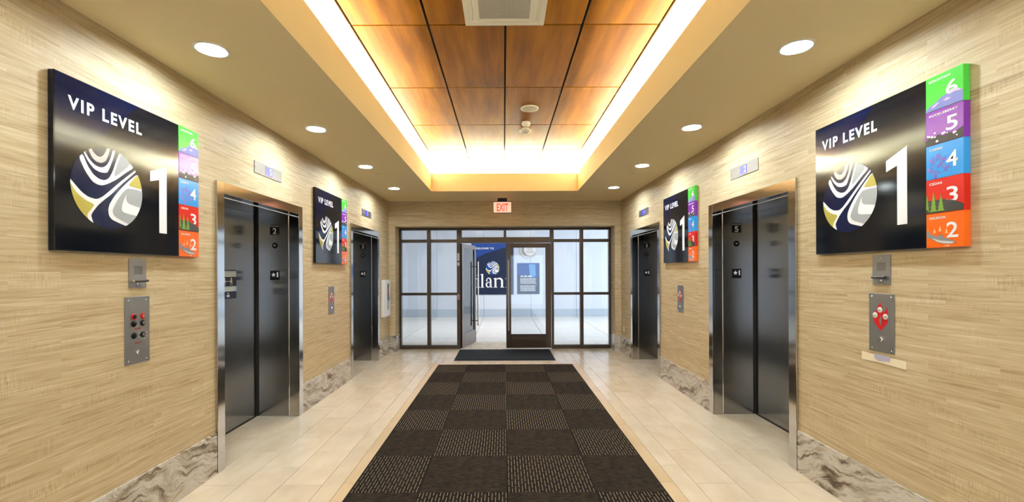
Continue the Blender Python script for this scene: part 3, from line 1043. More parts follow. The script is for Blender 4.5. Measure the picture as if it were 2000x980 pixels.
# ------------------------------------------------------------------ level signs
def level_sign(loc, rz, label):
    """1.02 x 0.89 m box sign; local x runs to the reader's right from its left edge, z from its lower edge"""
    t = tag(empty('level_sign', loc, rz), label, 'sign', 'VIP level signs on the elevator lobby walls')
    D = -0.034
    SW, SH, SX = 1.025, 0.890, 0.832
    p = box('sign_panel', 'gloss_navy_black', (0, SX, D, -0.001, 0, SH), t, 0.003)
    MB().prism([(0.004, SH - 0.004), (0.50, SH - 0.004), (0.22, 0.60), (0.004, 0.50)], D - 0.0004, D + 0.0001).build('blue_print', 'sign_blue', p)
    letters(t, 'sign_white', 'VIP LEVEL', 0.068, 0.525, 0.722, 0.790, D - 0.0012, 0.030, 0.001, 1.26)
    emblem(t, 0.302, 0.357, 0.223, D - 0.0005)
    MB().prism([(0.588, 0.522), (0.722, 0.576), (0.722, 0.142), (0.660, 0.142), (0.660, 0.480), (0.588, 0.458)], D - 0.0015, D - 0.0004).build('large_numeral', 'sign_white', t)
    q = SH / 5
    rows = [('2', 'SALMON', 'sq_orange'), ('3', 'CEDAR', 'sq_red'), ('4', 'CAMAS', 'sq_blue'), ('5', 'HUCKLEBERRY', 'sq_purple'), ('6', 'MOUNTAIN', 'sq_green')]
    for k, (num, cap, m) in enumerate(rows):
        z0 = k * q
        sq = box('level_square', m, (SX + 0.0005, SW, D - 0.001, -0.001, z0, z0 + q), t, 0.0015)
        F = D - 0.0012
        X = lambda u: SX + u * (SW - SX)
        Z = lambda v: z0 + v * q
        mb = MB()
        lettering(mb, cap, X(0.10), X(min(0.10 + 0.072 * len(cap), 0.86)), Z(0.83), Z(0.90), F - 0.0006, 0.02, 0.0008, 1.15)
        mb.build('caption', 'sign_white', sq)
        mb = MB()
        z_lo = {'2': 0.27, '3': 0.26, '4': 0.26, '5': 0.30, '6': 0.30}[num]
        lettering(mb, num, X(0.56), X(0.86), Z(z_lo), Z(0.71), F - 0.0006, 0.012, 0.0008)
        mb.build('numeral', 'sign_white', sq)

        def pic(name, mat, polys, lift=0.0010):
            m2 = MB()
            for pl in polys:
                m2.prism([(X(a), Z(b)) for a, b in pl], F - lift, F + 0.0004)
            o2 = m2.build(name, mat, sq)
            if len(polys) > 1: tag(o2, kind='stuff')
        if num == '6':
            pic('mountain_print', 'pic_mountain', [[(0.01, 0.01), (0.01, 0.06), (0.12, 0.16), (0.30, 0.22), (0.45, 0.33), (0.58, 0.36), (0.72, 0.44), (0.84, 0.42), (0.99, 0.30), (0.99, 0.01)]])
            pic('snow_print', 'pic_snow', [[(0.58, 0.36), (0.72, 0.44), (0.84, 0.42), (0.97, 0.31), (0.86, 0.33), (0.76, 0.34), (0.66, 0.31)], [(0.14, 0.10), (0.34, 0.20), (0.40, 0.18), (0.24, 0.09)], [(0.48, 0.20), (0.60, 0.25), (0.70, 0.20), (0.58, 0.16)]], 0.0014)
        elif num == '5':
            rr = random.Random(3)
            pic('berry_print', 'pic_dark', [[(0.01, 0.01), (0.01, 0.14), (0.10, 0.26), (0.22, 0.20), (0.36, 0.28), (0.50, 0.18), (0.62, 0.25), (0.78, 0.20), (0.99, 0.30), (0.99, 0.01)]])
            pic('blossom_print', 'sign_white', [circle(rr.uniform(0.05, 0.95), rr.uniform(0.08, 0.34), rr.uniform(0.018, 0.04), 8) for _ in range(13)], 0.0014)
        elif num == '4':
            rr = random.Random(5)
            pl = []
            for cx, cz in ((0.18, 0.52), (0.34, 0.62), (0.40, 0.40), (0.14, 0.28), (0.50, 0.52), (0.56, 0.26), (0.28, 0.14)):
                for j in range(6):
                    a = j * PI / 3 + rr.uniform(-.3, .3)
                    L = rr.uniform(0.10, 0.15)
                    c, d = math.cos(a), math.sin(a)
                    pl.append([(cx, cz), (cx + c * L * .5 - d * .018, cz + d * L * .5 + c * .018), (cx + c * L, cz + d * L), (cx + c * L * .5 + d * .018, cz + d * L * .5 - c * .018)])
            pl = [[(min(max(a, 0.01), 0.99), min(max(b, 0.01), 0.99)) for a, b in p_] for p_ in pl]
            pic('camas_flower_print', 'pic_lilac', pl, 0.0008)
        elif num == '3':
            pic('hill_print', 'pic_dark', [[(0.01, 0.01), (0.01, 0.42), (0.20, 0.36), (0.40, 0.40), (0.55, 0.36), (0.78, 0.30), (0.99, 0.18), (0.99, 0.01)]], 0.0014)
            tr = []
            for cx, hh, w in ((0.04, 0.60, 0.07), (0.22, 0.64, 0.10), (0.42, 0.55, 0.10)):
                pts = [(cx, hh)]
                nlev = 5
                L = []
                for i in range(1, nlev + 1):
                    f = i / nlev
                    L.append((f, w * f))
                right = [(min(cx + ww * (1.0 if j % 2 == 0 else 1.0), 0.99), hh - f * (hh - 0.05)) for j, (f, ww) in enumerate(L)]
                rp = []
                for (xx_, zz_) in right:
                    rp.append((xx_, zz_))
                    rp.append((cx + (xx_ - cx) * 0.6, zz_ + 0.005))
                lp = [(max(2 * cx - a, 0.01), b) for a, b in reversed(rp)]
                tr.append(pts + rp + lp)
            pic('cedar_print', 'pic_tree', tr, 0.0018)
        elif num == '2':
            pic('salmon_print', 'pic_fish', [[(0.02, 0.44), (0.06, 0.52), (0.12, 0.40), (0.30, 0.34), (0.50, 0.28), (0.68, 0.20), (0.82, 0.14), (0.72, 0.09), (0.50, 0.10), (0.32, 0.15), (0.16, 0.26), (0.10, 0.30), (0.04, 0.28)], [(0.36, 0.32), (0.44, 0.40), (0.48, 0.29)]], 0.0014)
            pic('salmon_belly_print', 'pic_fish_belly', [[(0.16, 0.29), (0.40, 0.20), (0.60, 0.17), (0.78, 0.14), (0.70, 0.10), (0.50, 0.115), (0.32, 0.17)]], 0.0018)
            pic('splash_print', 'pic_splash', [[(0.20, 0.42), (0.24, 0.56), (0.27, 0.44)], [(0.34, 0.48), (0.40, 0.62), (0.42, 0.46)], [(0.52, 0.40), (0.56, 0.54), (0.60, 0.40)], [(0.46, 0.05), (0.64, 0.02), (0.62, 0.07)]], 0.0008)
    return t


SZ = 1.665
level_sign((WL, 2.168, SZ), PI / 2, 'VIP LEVEL 1 sign over the button panel just ahead of elevator two')
level_sign((WL, 5.185, SZ), PI / 2, 'VIP LEVEL 1 sign on the wall between elevators two and three')
level_sign((WR, 3.180, SZ), -PI / 2, 'VIP LEVEL 1 sign over the taped button panel ahead of elevator five')
level_sign((WR, 6.210, SZ), -PI / 2, 'VIP LEVEL 1 sign on the wall between elevators five and six')


# ------------------------------------------------------------------ floor indicators over the elevators
def indicator(loc, rz, digit, label):
    t = tag(empty('floor_indicator', loc, rz), label, 'indicator', 'floor indicators over the elevators')
    box('face_plate', 'satin_plate_steel', (-0.24, 0.24, -0.006, -0.0005, -0.055, 0.055), t, 0.001)
    s = box('screen', 'display_blue', (-0.060, 0.060, -0.0075, -0.0055, -0.038, 0.040), t)
    mb = MB()
    lettering(mb, digit, 0.012, 0.050, -0.030, 0.032, -0.0084, 0.015, 0.0008)
    mb.build('digit', 'display_digit', s)
    for q in (-1, 1):
        MB().lathe([(0.0, -0.009), (0.005, -0.008), (0.006, -0.0055)], axis='y', origin=(q * 0.225, 0, 0), seg=10).build('screw', 'chrome', t)
    return t


IZ = 2.507
indicator((WL, 4.206, IZ), PI / 2, '5', 'steel floor indicator reading five above elevator two')
indicator((WL, 7.21, IZ), PI / 2, '5', 'steel floor indicator reading five above elevator three')
indicator((WR, 4.187, IZ), -PI / 2, '2', 'steel floor indicator with blue display above elevator five')
indicator((WR, 7.19, IZ), -PI / 2, '4', 'steel floor indicator with blue display above elevator six')


# ------------------------------------------------------------------ button panels and intercoms
def screw(par, x, z, y=-0.006):
    MB().lathe([(0.0, y - 0.003), (0.004, y - 0.0025), (0.0055, y + 0.0005)], axis='y', origin=(x, 0, z), seg=10).build('screw', 'chrome', par)


def knob(par, name, mat, x, z, r, h, y=-0.006):
    return MB().lathe([(0.0, y - h), (r * 0.8, y - h), (r, y - h * 0.6), (r, y + 0.0005)], axis='y', origin=(x, 0, z), seg=18).build(name, mat, par)


def key_panel(loc, rz, label):
    t = tag(empty('key_switch_panel', loc, rz), label, 'button panel')
    w, h = 0.09, 0.2025
    box('face_plate', 'satin_plate_steel', (-w, w, -0.006, -0.0005, -h, h), t, 0.001)
    for sx in (-1, 1):
        for sz in (-1, 1):
            screw(t, sx * 0.066, sz * 0.182)
    for x, z, rim, core in ((-0.030, 0.082, 'red_plastic', 'black_plate'), (0.036, 0.082, 'red_plastic', 'chrome'),
                            (-0.030, 0.040, 'black_plate', 'black_plate'), (0.036, 0.040, 'black_plate', 'chrome'),
                            (-0.030, -0.032, 'black_plate', 'black_plate'), (0.036, -0.032, 'black_plate', 'chrome')):
        b = knob(t, 'key_switch', rim, x, z, 0.019, 0.005)
        knob(b, 'key_core', core, x + 0.002, z, 0.0135 if core == 'black_plate' else 0.009, 0.004, -0.0105)
    for k in range(6):
        a = R(-10 + k * 44) + PI * 0.95
        mb = MB()
        mb.box(0.036 + 0.028 * math.cos(a) - 0.004, 0.036 + 0.028 * math.cos(a) + 0.004, -0.0072, -0.006, -0.032 + 0.028 * math.sin(a) - 0.0015, -0.032 + 0.028 * math.sin(a) + 0.0015)
        mb.build('position_mark', 'sign_white', t)
    for z in (0.008, -0.078):
        mb = MB()
        for k in range(4):
            mb.box(-0.022 + k * 0.012, -0.014 + k * 0.012, -0.0070, -0.006, z - 0.006, z + 0.006)
        mb.build('red_marking', 'faint_red_print', t)
    knob(t, 'push_button', 'chrome', 0.002, -0.138, 0.015, 0.009)


def flame_panel(loc, rz, label, h=0.176):
    t = tag(empty('button_panel', loc, rz), label, 'button panel')
    w = 0.0885
    box('face_plate', 'satin_plate_steel', (-w, w, -0.006, -0.0005, -h, h), t, 0.001)
    for sx in (-1, 1):
        for sz in (-1, 1):
            screw(t, sx * 0.068, sz * (h - 0.018))
    pts = [(0.0, -0.048), (-0.046, 0.0), (-0.052, 0.038), (-0.046, 0.070), (-0.034, 0.056), (-0.022, 0.092), (-0.002, 0.122), (0.012, 0.090), (0.018, 0.060), (0.034, 0.076), (0.046, 0.098), (0.052, 0.050), (0.046, 0.002)]
    f = MB().prism([(a - 0.004, b) for a, b in pts], -0.0072, -0.006).build('flame_print', 'red_plastic', t)
    MB().prism([(-0.004 + a, b) for a, b in ((0.0, -0.020), (0.010, 0.010), (0.004, 0.045), (-0.008, 0.020))], -0.0078, -0.0070).build('grey_tongue', 'satin_plate_steel', f)
    for x, z in ((-0.006, 0.078), (-0.040, 0.044), (0.032, 0.040)):
        b = knob(t, 'key_switch', 'button_white', x, z, 0.017, 0.004, -0.007)
        MB().box(x - 0.009, x + 0.009, -0.0125, -0.0108, z - 0.002, z + 0.002).build('key_slot', 'detector_grey', b)
    knob(t, 'push_button', 'chrome', 0.0, -0.098, 0.016, 0.010)


def intercom(loc, rz, label):
    t = tag(empty('intercom_plate', loc, rz), label, 'intercom')
    box('face_plate', 'satin_plate_steel', (-0.0635, 0.0635, -0.005, -0.0005, -0.09, 0.09), t, 0.001)
    mb = MB()
    for i in range(8):
        for j in range(9):
            x = -0.028 + i * 0.008 + (0.004 if j % 2 else 0)
            z = 0.042 - j * 0.0058
            mb.box(x - 0.0022, x + 0.0022, -0.0056, -0.0048, z - 0.0014, z + 0.0014)
    tag(mb.build('speaker_slots', 'dark_gap', t), kind='stuff')
    MB().tube([(-0.044, -0.020, -0.046), (-0.010, -0.022, -0.046), (0.050, -0.024, -0.046)], 0.0085, 10).build('lock_barrel', 'black_plastic', t)
    MB().tube([(-0.052, -0.020, -0.046), (-0.034, -0.020, -0.046)], 0.007, 10).build('lock_pin', 'chrome', t)
    MB().lathe([(0.010, -0.020), (0.010, -0.005)], axis='y', origin=(0.0, 0, -0.046), seg=14).build('lock_post', 'chrome', t)
    screw(t, 0, 0.070, -0.005)
    screw(t, 0, -0.064, -0.005)
    box('slot', 'dark_gap', (-0.022, 0.022, -0.0056, -0.0045, -0.0785, -0.0755), t)


intercom((WL, 2.698, 1.551), PI / 2, 'small steel intercom plate under the sign ahead of elevator two')
intercom((WR, 2.665, 1.553), -PI / 2, 'small steel intercom plate under the sign ahead of elevator five')
key_panel((WL, 2.694, 1.207), PI / 2, 'tall steel key switch panel ahead of elevator two')
flame_panel((WR, 2.665, 1.233), -PI / 2, 'steel button panel with red flame print above masking tape')
flame_panel((WL, 5.725, 1.194), PI / 2, 'steel button panel with red flame print between elevators two and three')
flame_panel((WR, 5.700, 1.194), -PI / 2, 'steel button panel with red flame print between elevators five and six')

# masking tape below the panel by elevator five
tp = empty('masking_tape', (WR, 2.66, 1.014), -PI / 2)
tag(tp, 'strip of pale masking tape stuck on wall below flame button panel', 'tape')
mb = MB()
pts = [(-0.155, -0.018)]
rr = random.Random(2)
top = [(-0.155 + 0.31 * k / 10, 0.024 + rr.uniform(-.002, .002) - 0.0006 * k) for k in range(11)]
bot = [(-0.155 + 0.31 * k / 10, -0.024 + rr.uniform(-.002, .002) - 0.0002 * k) for k in range(11)]
mb.prism(bot + top[::-1], -0.0020, -0.0008)
mb.build('pale_strip', 'masking_tape', tp)
MB().prism([(-0.06, 0.026), (0.055, 0.026), (0.050, -0.006), (-0.030, -0.014), (-0.058, -0.002)], -0.0030, -0.0021).build('bluish_strip', 'blue_tape', tp)

# fire cabinet near elevator three
fc = tag(empty('fire_cabinet', (WL, 8.23, 0.73), PI / 2), 'white surface-mounted fire extinguisher cabinet beside elevator three', 'cabinet')
box('body', 'white_enamel', (-0.18, 0.18, -0.070, -0.001, 0, 0.68), fc, 0.006)
dr = box('door', 'white_enamel', (-0.172, 0.172, -0.082, -0.071, 0.012, 0.668), fc, 0.003)
box('door_window', 'black_plastic', (-0.05, 0.05, -0.0835, -0.0815, 0.30, 0.60), dr)
box('window_trim', 'detector_grey', (-0.062, 0.062, -0.0828, -0.0812, 0.13, 0.62), dr)
box('red_label', 'faint_red_print', (-0.045, 0.045, -0.0845, -0.0830, 0.42, 0.55), dr)
MB().tube([(0.02, -0.083, 0.40), (0.02, -0.105, 0.39), (0.02, -0.105, 0.31), (0.02, -0.083, 0.30)], 0.006, 8).build('pull_handle', 'chrome', dr)

# outlet near elevator six
ot = tag(empty('wall_outlet', (WR, 8.40, 0.455), -PI / 2), 'small beige double outlet plate low on wall beside elevator six', 'outlet')
box('face_plate', 'cream_paint', (-0.036, 0.036, -0.006, -0.0005, -0.058, 0.058), ot, 0.002)
for z in (-0.024, 0.024):
    knob(ot, 'receptacle', 'white_plastic', 0, z, 0.016, 0.003)

# ------------------------------------------------------------------ glass entrance front
FD = 0.10   # frame depth
y0, y1 = YS, YS + FD
BZ = 'bronze_aluminium'


def member(par, name, x0, x1, z0, z1, a=y0, b=y1):
    return box(name, BZ, (x0, x1, a, b, z0, z1), par, 0.003)


def glazing(par, x0, x1, z0, z1, yy=YS + 0.05):
    return box('pane', 'clear_glass', (x0, x1, yy - 0.004, yy + 0.004, z0, z1), par)


zr = [0.0, 0.078, 1.084, 1.136, 2.148, 2.210, 2.395, OZ - 0.001]
for n, xa, xb, m0, m1, lab in ((1, OX0 + 0.001, -0.878, -1.549, -1.476, 'bronze framed glass side window on the fire cabinet side'),
                               (2, 0.962, OX1 - 0.001, 1.538, 1.606, 'bronze framed glass side window on the outlet side')):
    w = tag(empty('window_%d' % n, ((xa + xb) / 2, YS, 0)), lab, kind='structure')
    ox = (xa + xb) / 2

    def mm(name, x0, x1, z0, z1):
        return box(name, BZ, (x0 - ox, x1 - ox, 0, FD, z0, z1), w, 0.003)
    jl = 0.040 if n == 1 else 0.048
    jr = 0.070 if n == 1 else 0.036
    mm('jamb', xa, xa + jl, 0, zr[7])
    mm('jamb', xb - jr, xb, 0, zr[7])
    mm('mullion', m0, m1, 0, zr[7])
    for (a, b) in ((xa + jl, m0), (m1, xb - jr)):
        mm('rail', a, b, zr[0], zr[1])
        mm('rail', a, b, zr[2], zr[3])
        mm('rail', a, b, zr[4], zr[5])
        mm('rail', a, b, zr[6], zr[7])
        for (c, d) in ((zr[1], zr[2]), (zr[3], zr[4]), (zr[5], zr[6])):
            box('pane', 'clear_glass', (a - ox, b - ox, 0.046, 0.054, c, d), w)
# transom over the doors
w = tag(empty('window_3', (0.04, YS, 2.137)), 'bronze framed transom glass over the double doors', kind='structure')
ta, tb = -0.877 - 0.04, 0.961 - 0.04
box('door_header', BZ, (ta, tb, -0.012, FD, 0, 0.113), w, 0.003)
box('rail', BZ, (ta, tb, 0, FD, 0.258, OZ - 0.001 - 2.137), w, 0.003)
box('mullion', BZ, (-0.04, 0.012, 0, FD, 0.113, 0.258), w, 0.003)
box('jamb', BZ, (ta, ta + 0.03, 0, FD, 0.113, 0.258), w, 0.003)
box('jamb', BZ, (tb - 0.03, tb, 0, FD, 0.113, 0.258), w, 0.003)
box('pane', 'clear_glass', (ta + 0.03, -0.04, 0.046, 0.054, 0.113, 0.258), w)
box('pane', 'clear_glass', (0.012, tb - 0.03, 0.046, 0.054, 0.113, 0.258), w)


def glass_door(n, hinge, rz, mirror, label, wd):
    """leaf in the local XZ plane, from the hinge along +x (or -x when mirrored)"""
    d = tag(empty('door_%d' % n, hinge, rz), label, kind='structure')
    s = -1 if mirror else 1

    def bx(name, mat, x0, x1, ya, yb, z0, z1, ch=0.003):
        a, b = sorted((s * x0, s * x1))
        return box(name, mat, (a, b, ya, yb, z0, z1), d, ch)
    t = 0.0225
    bx('stile', BZ, 0, 0.110, -t, t, 0.012, 2.130)
    bx('stile', BZ, wd - 0.100, wd, -t, t, 0.012, 2.130)
    bx('bottom_rail', BZ, 0.110, wd - 0.100, -t, t, 0.012, 0.290)
    bx('top_rail', BZ, 0.110, wd - 0.100, -t, t, 2.040, 2.130)
    bx('pane', 'clear_glass', 0.110, wd - 0.100, -0.004, 0.004, 0.290, 2.040, 0)
    for q in (-1, 1):
        xx = s * (wd - 0.050)
        MB().tube([(xx, q * 0.085, 0.37), (xx, q * 0.085, 1.78)], 0.0165, 14).build('pull_bar', 'bar_steel', d)
        for zz in (0.48, 1.67):
            MB().tube([(xx, q * t, zz), (xx, q * 0.085, zz)], 0.009, 10).build('standoff', 'black_plastic', d)
    return d


glass_door(5, (-0.868, YS + 0.05, 0), R(75), False, 'bronze framed glass door leaf standing open into the concourse', 0.885)
glass_door(6, (0.955, YS + 0.05, 0), 0, True, 'bronze framed glass door leaf standing closed', 0.910)

# hardware on the frame beside the open leaf
for za, zb, lab in ((1.78, 1.93, 'tall pale sticker on the door frame by the open leaf'), (1.68, 1.75, 'short pale sticker under the taller one on the door frame')):
    nt = tag(empty('frame_sticker', (-0.915, YS, za)), lab, 'sticker')
    box('backing', 'sign_pale', (-0.022, 0.022, -0.002, -0.0005, 0, zb - za), nt)
    for k in range(int((zb - za) / 0.02) - 1):
        box('text_line', 'sign_grey', (-0.016, 0.014 - 0.004 * (k % 2), -0.0026, -0.0019, zb - za - 0.020 - 0.02 * k, zb - za - 0.013 - 0.02 * k), nt)
rd_ = tag(empty('card_reader', (-0.915, YS, 1.05)), 'small grey and red access reader on the door frame', 'card reader')
box('housing', 'detector_grey', (-0.022, 0.022, -0.020, -0.0005, -0.055, 0.055), rd_, 0.004)
box('red_window', 'red_plastic', (-0.010, 0.010, -0.0215, -0.0195, -0.03, 0.015), rd_)

# exit sign
ex = tag(empty('exit_sign', (-0.022, 8.30, H)), 'lit red EXIT sign hanging from soffit before the glass doors', 'exit sign')
box('canopy', 'black_plastic', (-0.088, 0.088, -0.04, 0.04, -0.060, -0.0005), ex, 0.003)
mb = MB()
mb.box(-0.176, 0.176, -0.016, 0.016, -0.070, -0.060)
mb.box(-0.176, 0.176, -0.016, 0.016, -0.278, -0.268)
mb.box(-0.176, -0.166, -0.016, 0.016, -0.268, -0.070)
mb.box(0.166, 0.176, -0.016, 0.016, -0.268, -0.070)
mb.build('frame', 'black_plastic', ex)
fp = box('lit_face', 'exit_face', (-0.166, 0.166, -0.010, 0.010, -0.268, -0.070), ex)
letters(fp, 'exit_red', 'EXIT', -0.105, 0.110, -0.240, -0.098, -0.0125, 0.02, 0.0015)

# ------------------------------------------------------------------ ceiling fittings
ac = tag(empty('air_diffuser', (XC - 0.005, 3.165, HP)), 'square cream ceiling air diffuser with perforated face', 'air diffuser')
mb = MB()
mb.add([(-0.305, -0.305, -0.001), (0.305, -0.305, -0.001), (0.305, 0.305, -0.001), (-0.305, 0.305, -0.001),
        (-0.305, -0.305, -0.020), (0.305, -0.305, -0.020), (0.305, 0.305, -0.020), (-0.305, 0.305, -0.020),
        (-0.265, -0.265, -0.020), (0.265, -0.265, -0.020), (0.265, 0.265, -0.020), (-0.265, 0.265, -0.020),
        (-0.240, -0.240, -0.006), (0.240, -0.240, -0.006), (0.240, 0.240, -0.006), (-0.240, 0.240, -0.006)],
       [(0, 1, 5, 4), (1, 2, 6, 5), (2, 3, 7, 6), (3, 0, 4, 7), (4, 5, 9, 8), (5, 6, 10, 9), (6, 7, 11, 10), (7, 4, 8, 11),
        (8, 9, 13, 12), (9, 10, 14, 13), (10, 11, 15, 14), (11, 8, 12, 15), (12, 13, 14, 15)])
mb.build('outer_frame', 'white_plastic', ac)
rp = []
rc = 0.03
for cx, cy, a0 in ((0.235 - rc, 0.235 - rc, 0), (-0.235 + rc, 0.235 - rc, 90), (-0.235 + rc, -0.235 + rc, 180), (0.235 - rc, -0.235 + rc, 270)):
    for k in range(7):
        a = R(a0 + 15 * k)
        rp.append((cx + rc * math.cos(a), cy + rc * math.sin(a)))
n = len(rp)
mb = MB()
mb.add([(x, y, -0.030) for x, y in rp] + [(x, y, -0.024) for x, y in rp] + [(x * .97, y * .97, -0.012) for x, y in rp],
       [tuple(range(n))] + [(i, (i + 1) % n, n + (i + 1) % n, n + i) for i in range(n)] + [(n + i, n + (i + 1) % n, 2 * n + (i + 1) % n, 2 * n + i) for i in range(n)])
fpl = mb.build('face_plate', 'white_plastic', ac)
mb = MB()
p_ = 0.0163
i = 0
yy = -0.185
while yy < 0.186:
    k = 0
    xx = -0.186
    while xx < 0.187:
        up = (k + i) % 2 == 0
        a = 0.0052
        d = a if up else -a
        mb.add([(xx - a, yy - d, -0.0304), (xx + a, yy - d, -0.0304), (xx, yy + d, -0.0304)], [(0, 1, 2)])
        xx += p_ / 2 + 0.0015
        k += 1
    yy += 0.0148
    i += 1
tag(mb.build('painted_perforations', 'dark_gap', fpl), kind='stuff')  # flat black triangles; the shade inside the holes is in their colour

sp = tag(empty('ceiling_speaker', (0.316, 5.28, HP)), 'round flat white ceiling speaker on the wooden panels', 'speaker')
MB().lathe([(0.108, -0.0005), (0.108, -0.008), (0.094, -0.010), (0.092, -0.007)], seg=36).build('rim', 'white_plastic', sp)
g_ = MB().lathe([(0.092, -0.006), (0.092, -0.009), (0.0, -0.011)], seg=36).build('grille', 'grey_speaker', sp)
MB().lathe([(0.008, -0.010), (0.008, -0.0125), (0.0, -0.0125)], seg=12).build('centre_badge', 'detector_grey', g_)

oc = tag(empty('motion_sensor', (0.298, 5.77, HP)), 'small white dome sensor between speaker and smoke detector', 'sensor')
MB().lathe([(0.052, -0.0005), (0.057, -0.018), (0.057, -0.030), (0.046, -0.046), (0.0, -0.060)], seg=28).build('dome', 'white_plastic', oc)
MB().lathe([(0.012, -0.054), (0.011, -0.062), (0.0, -0.063)], seg=14).build('lens', 'detector_grey', oc)

sd = tag(empty('smoke_detector', (0.30, 6.02, HP)), 'white smoke detector with grey sensing band on wooden ceiling', 'smoke detector')
MB().lathe([(0.050, -0.0005), (0.055, -0.020), (0.082, -0.030), (0.082, -0.040), (0.052, -0.062)], seg=32).build('body', 'white_plastic', sd)
MB().lathe([(0.040, -0.060), (0.040, -0.078)], seg=28).build('sensing_band', 'detector_grey', sd)
MB().lathe([(0.044, -0.078), (0.042, -0.086), (0.0, -0.092)], seg=28).build('cap', 'white_plastic', sd)

# ------------------------------------------------------------------ concourse outside
CXA, CXB = -8.0, 9.0
CH = 3.6
cf = MB().box(CXA, CXB, YS + 0.10, YC + 0.2, -0.10, -0.004).build('floor_concourse', 'grout')
tag(cf, 'pale stone slab floor of the concourse beyond the glass front', kind='structure')
_tiles.clear()


def slab(x0, x1, ya, yb, mat):
    w, l = x1 - x0 - 0.012, yb - ya - 0.012
    k = (round(w, 3), round(l, 3), mat)
    if k not in _tiles:
        _tiles[k] = MB().box(-w / 2, w / 2, -l / 2, l / 2, -0.012, 0.0, ch=0.002).mesh('floor_slab', mat)
    put(_tiles[k], 'floor_slab', cf, ((x0 + x1) / 2, (ya + yb) / 2, 0))


sx = [-8.0, -7.21, -5.58, -3.95, -2.33, -0.70, 0.94, 2.52, 4.15, 5.78, 7.41, 9.0]
for i in range(len(sx) - 1):
    slab(sx[i], sx[i + 1], YS + 0.106, 9.80, 'cream_porcelain_tile')  # cream tone stands in for warm light spilling from the corridor
    for a, b in ((9.80, 10.45), (10.45, 12.2), (12.2, 13.95), (13.95, YC)):
        slab(sx[i], sx[i + 1], a, b, 'pale_concourse_slab')
wc = MB().box(CXA, CXB, YC + 0.02, YC + 0.3, 0, CH).build('wall_concourse', 'dark_gap')
tag(wc, 'white panelled wall of the concourse facing the glass front', kind='structure')
for i in range(len(sx) - 1):
    box('wall_panel', 'concourse_paint', (sx[i] + 0.004, sx[i + 1] - 0.004, YC, YC + 0.019, 0.253, CH), wc)
    box('base_panel', 'concourse_base', (sx[i] + 0.004, sx[i + 1] - 0.004, YC - 0.02, YC + 0.019, 0.0, 0.25), wc, 0.004)
tag(box('wall_concourse_end', 'concourse_paint', (CXA - 0.2, CXA, YS + 0.1, YC + 0.3, 0, CH)), 'plain white end wall of the concourse', kind='structure')
mb = MB()
mb.box(CXA, WL - 0.7, YS - 0.1, YS + 0.1, 0, CH)
mb.box(WR + 0.7, CXB, YS - 0.1, YS + 0.1, 0, CH)
mb.box(WL - 0.7, WR + 0.7, YS + 0.18, YS + 0.2, OZ + 0.02, CH)
mb.box(WL - 0.7, OX0, YS + 0.18, YS + 0.2, 0, OZ + 0.02)
mb.box(OX1, WR + 0.7, YS + 0.18, YS + 0.2, 0, OZ + 0.02)
tag(mb.build('wall_concourse_near', 'concourse_paint'), 'white concourse wall around the outer face of the glass front', kind='structure')
tag(box('ceiling_concourse', 'concourse_paint', (CXA, CXB, YS + 0.1, YC + 0.3, CH, CH + 0.1)), 'white concourse ceiling', kind='structure')
# window wall at the concourse's open end
w = tag(empty('window_4', (CXB, 12.2, 0)), 'tall concourse window wall letting in daylight', kind='structure')
for k in range(5):
    yy = -3.1 + k * 1.55
    box('mullion', BZ, (0, 0.1, yy - 0.03, yy + 0.03, 0, CH), w)
for zz in (0.0, 1.1, CH - 0.08):
    for k in range(4):
        yy = -3.1 + k * 1.55
        box('rail', BZ, (0, 0.1, yy + 0.03, yy + 1.52, zz, zz + 0.06), w)
for zz, zb in ((0.06, 1.1), (1.16, CH - 0.08)):
    for k in range(4):
        yy = -3.1 + k * 1.55
        box('pane', 'clear_glass', (0.046, 0.054, yy + 0.03, yy + 1.52, zz, zb), w)


# welcome board
wb = tag(empty('welcome_board', (-0.39, YC, 0.766)), 'tall navy welcome board with emblem on the concourse wall', 'sign')
board = box('board', 'board_navy', (-0.73, 0.73, -0.030, -0.001, 0, 1.98), wb, 0.002)
MB().prism([(-0.728, 1.978), (0.728, 1.978), (0.728, 1.70), (0.30, 1.60), (-0.25, 1.42), (-0.728, 1.20)], -0.0306, -0.0295).build('blue_print', 'board_blue', board)
mb = MB()
lettering(mb, 'WELCOME TO', -0.62, 0.046, 1.574, 1.636, -0.0325, 0.035, 0.0012, 1.2)
mb.build('welcome_lettering', 'sign_white', wb)
emblem(wb, 0.0, 0.92, 0.237, -0.0310, 'poster_blue')


